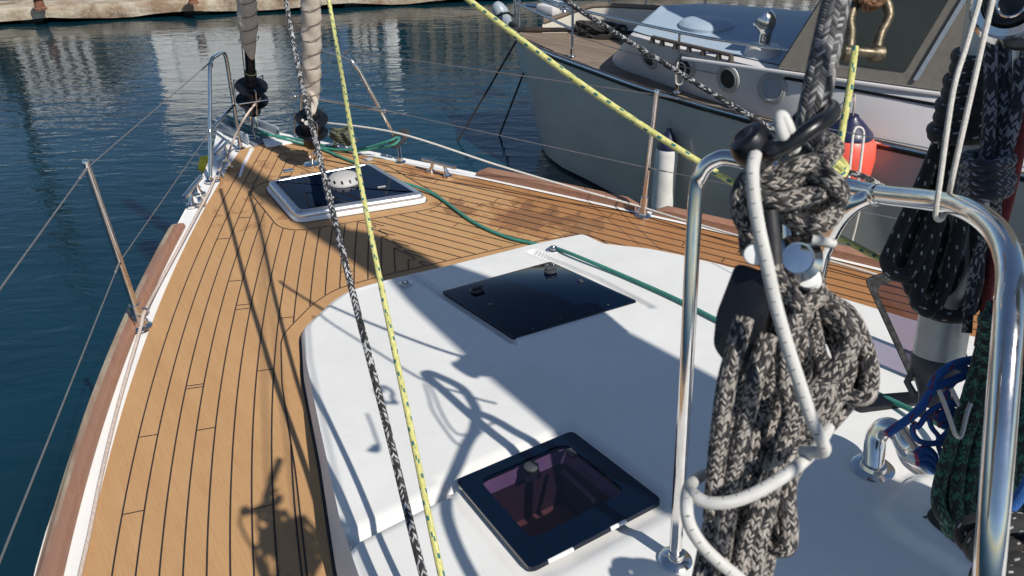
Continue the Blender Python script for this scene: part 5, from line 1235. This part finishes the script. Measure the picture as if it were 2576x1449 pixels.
tag(obj('green_coil', b, M['green_braid']), 'dark green braided rope coil hanging behind the right leg of the guard rail', 'rope coil')
# blue tangle
def Z(l, d): return [atd(2108+x*.1817, 894.4+y*.1817, d+.0*i) for i, (x, y) in enumerate(l)]
b = BM()
for l, r in (([(670, 1090), (800, 1000), (1000, 860), (1160, 700), (1250, 560), (1380, 430), (1500, 380), (1700, 300)], .0105), ([(1280, 460), (1330, 360), (1420, 250), (1560, 150), (1720, 90), (1880, 60)], .0105), ([(1500, 470), (1620, 330), (1800, 260), (1900, 200)], .010), ([(1560, 480), (1490, 560), (1540, 640), (1660, 670), (1760, 600), (1780, 450), (1850, 300)], .008), ([(1050, 930), (1110, 980), (1250, 800), (1400, 700), (1500, 690), (1600, 760), (1640, 850)], .007), ([(1040, 960), (1040, 1080), (1120, 1180), (1250, 1220), (1400, 1210), (1550, 1240), (1620, 1150), (1600, 1030)], .007), ([(1260, 870), (1300, 1000), (1390, 1120), (1390, 1250), (1450, 1420), (1480, 1560)], .006), ([(1350, 820), (1450, 800), (1600, 850), (1660, 900)], .009), ([(1380, 880), (1500, 880), (1620, 940)], .009), ([(1400, 950), (1520, 970), (1600, 1030)], .009), ([(1350, 900), (1500, 760), (1640, 800), (1680, 960), (1560, 1040), (1420, 1180)], .009), ([(1080, 1380), (1200, 1300), (1310, 1380), (1330, 1500), (1420, 1600), (1500, 1650)], .011), ([(1090, 1430), (1200, 1400), (1300, 1450), (1400, 1560)], .011), ([(1100, 1480), (1220, 1500), (1330, 1580), (1460, 1680)], .010), ([(1640, 140), (1780, 200), (1880, 330), (1850, 480)], .010)):
    tube(b, smooth(Z(l, 1.5), 6), r*.82, 10)
tag(obj('blue_line', b, M['blue_rope']), 'tangled blue line with red flecks knotted below the silver pole', 'rope')
b = BM(); tube(b, smooth(Z([(1570, 460), (1680, 680), (1770, 880)], 1.44), 6), .0042, 8); tag(obj('wire_strop', b, M['wire']), 'straight thin grey wire behind the blue line', 'wire')
b = BM(); tube(b, smooth(Z([(1400, 480), (1480, 680), (1560, 900), (1620, 1080), (1680, 1130), (1720, 1080), (1790, 800), (1840, 660)], 1.42), 6), .0042, 8); tube(b, smooth(Z([(1840, 660), (1900, 500), (1600, 400), (1400, 480)], 1.46), 6), .0035, 8) if False else None
tag(obj('wire_strop', b, M['wire']), 'bent grey wire hook caught in the blue line', 'wire')
b = BM(); tube(b, smooth(Z([(870, 1000), (1000, 1180), (1100, 1330)], 1.6), 6), .007, 8)
tag(obj('wire_strop', b, M['wire']), 'thicker grey rod leaning on the polished steel tube', 'wire')
b = BM()
for k in range(3): tube(b, smooth([rp(2288+k*9, 1130-k*4, .02), rp(2300+k*11, 1165-k*6, .016), rp(2330+k*8, 1190-k*6, .014), rp(2380+k*6, 1208-k*8, .014), rp(2450, 1215-k*8, .014)], 6), .0068, 8)
tag(obj('led_aft_line', b, M['beige_rope']), 'three turns of pale line lying on the roof beside the steel tube', 'rope')
line('blue_tail', P4([(2600, 1180, 1.25), (2575, 1235, 1.25), (2530, 1290, 1.27), (2490, 1330, 1.3), (2430, 1360, 1.32)]), .0100, M['blue_rope'], 'short bright blue line at the bottom right behind the rail leg')
b = BM()
for i in range(7): c = atd(2545+rr.uniform(-25, 30), 1400+rr.uniform(-50, 50), 1.1); tube(b, smooth([c+R*math.cos(a)*.05+U*math.sin(a)*.03+F*math.cos(a+i)*.02 for a in [q*math.pi/5 for q in range(10)]], 4, True), .011, 10, True)
tag(obj('black_tail_coil', b, M['black_fleck']), 'black flecked rope heaped at the bottom right corner', 'rope')
# small white float cap beyond the starboard rail
c = at(2135, 640, -.0); rt = root('fender', c, 'small white fender top seen beyond the starboard rail below the knotted bundle', 'fender', 'fenders between the boats')
b = BM(); lathe(b, [(.05, -.12), (.055, -.03), (.045, .0), (.02, .02), (0, .022)], Matrix.Translation(c), 18); obj('fender_body', b, M['bone'], rt)
b = BM(); tube(b, smooth([c+Vector((-.03, 0, 0)), c+Vector((0, 0, .08)), c+Vector((.0, 0, .3))], 5), .006, 8); tube(b, [c+Vector((.03, 0, 0)), c+Vector((0, 0, .08))], .006, 8); tag(obj('fender_line', b, M['white_rope']), 'white line holding the small fender beyond the starboard rail', 'line')
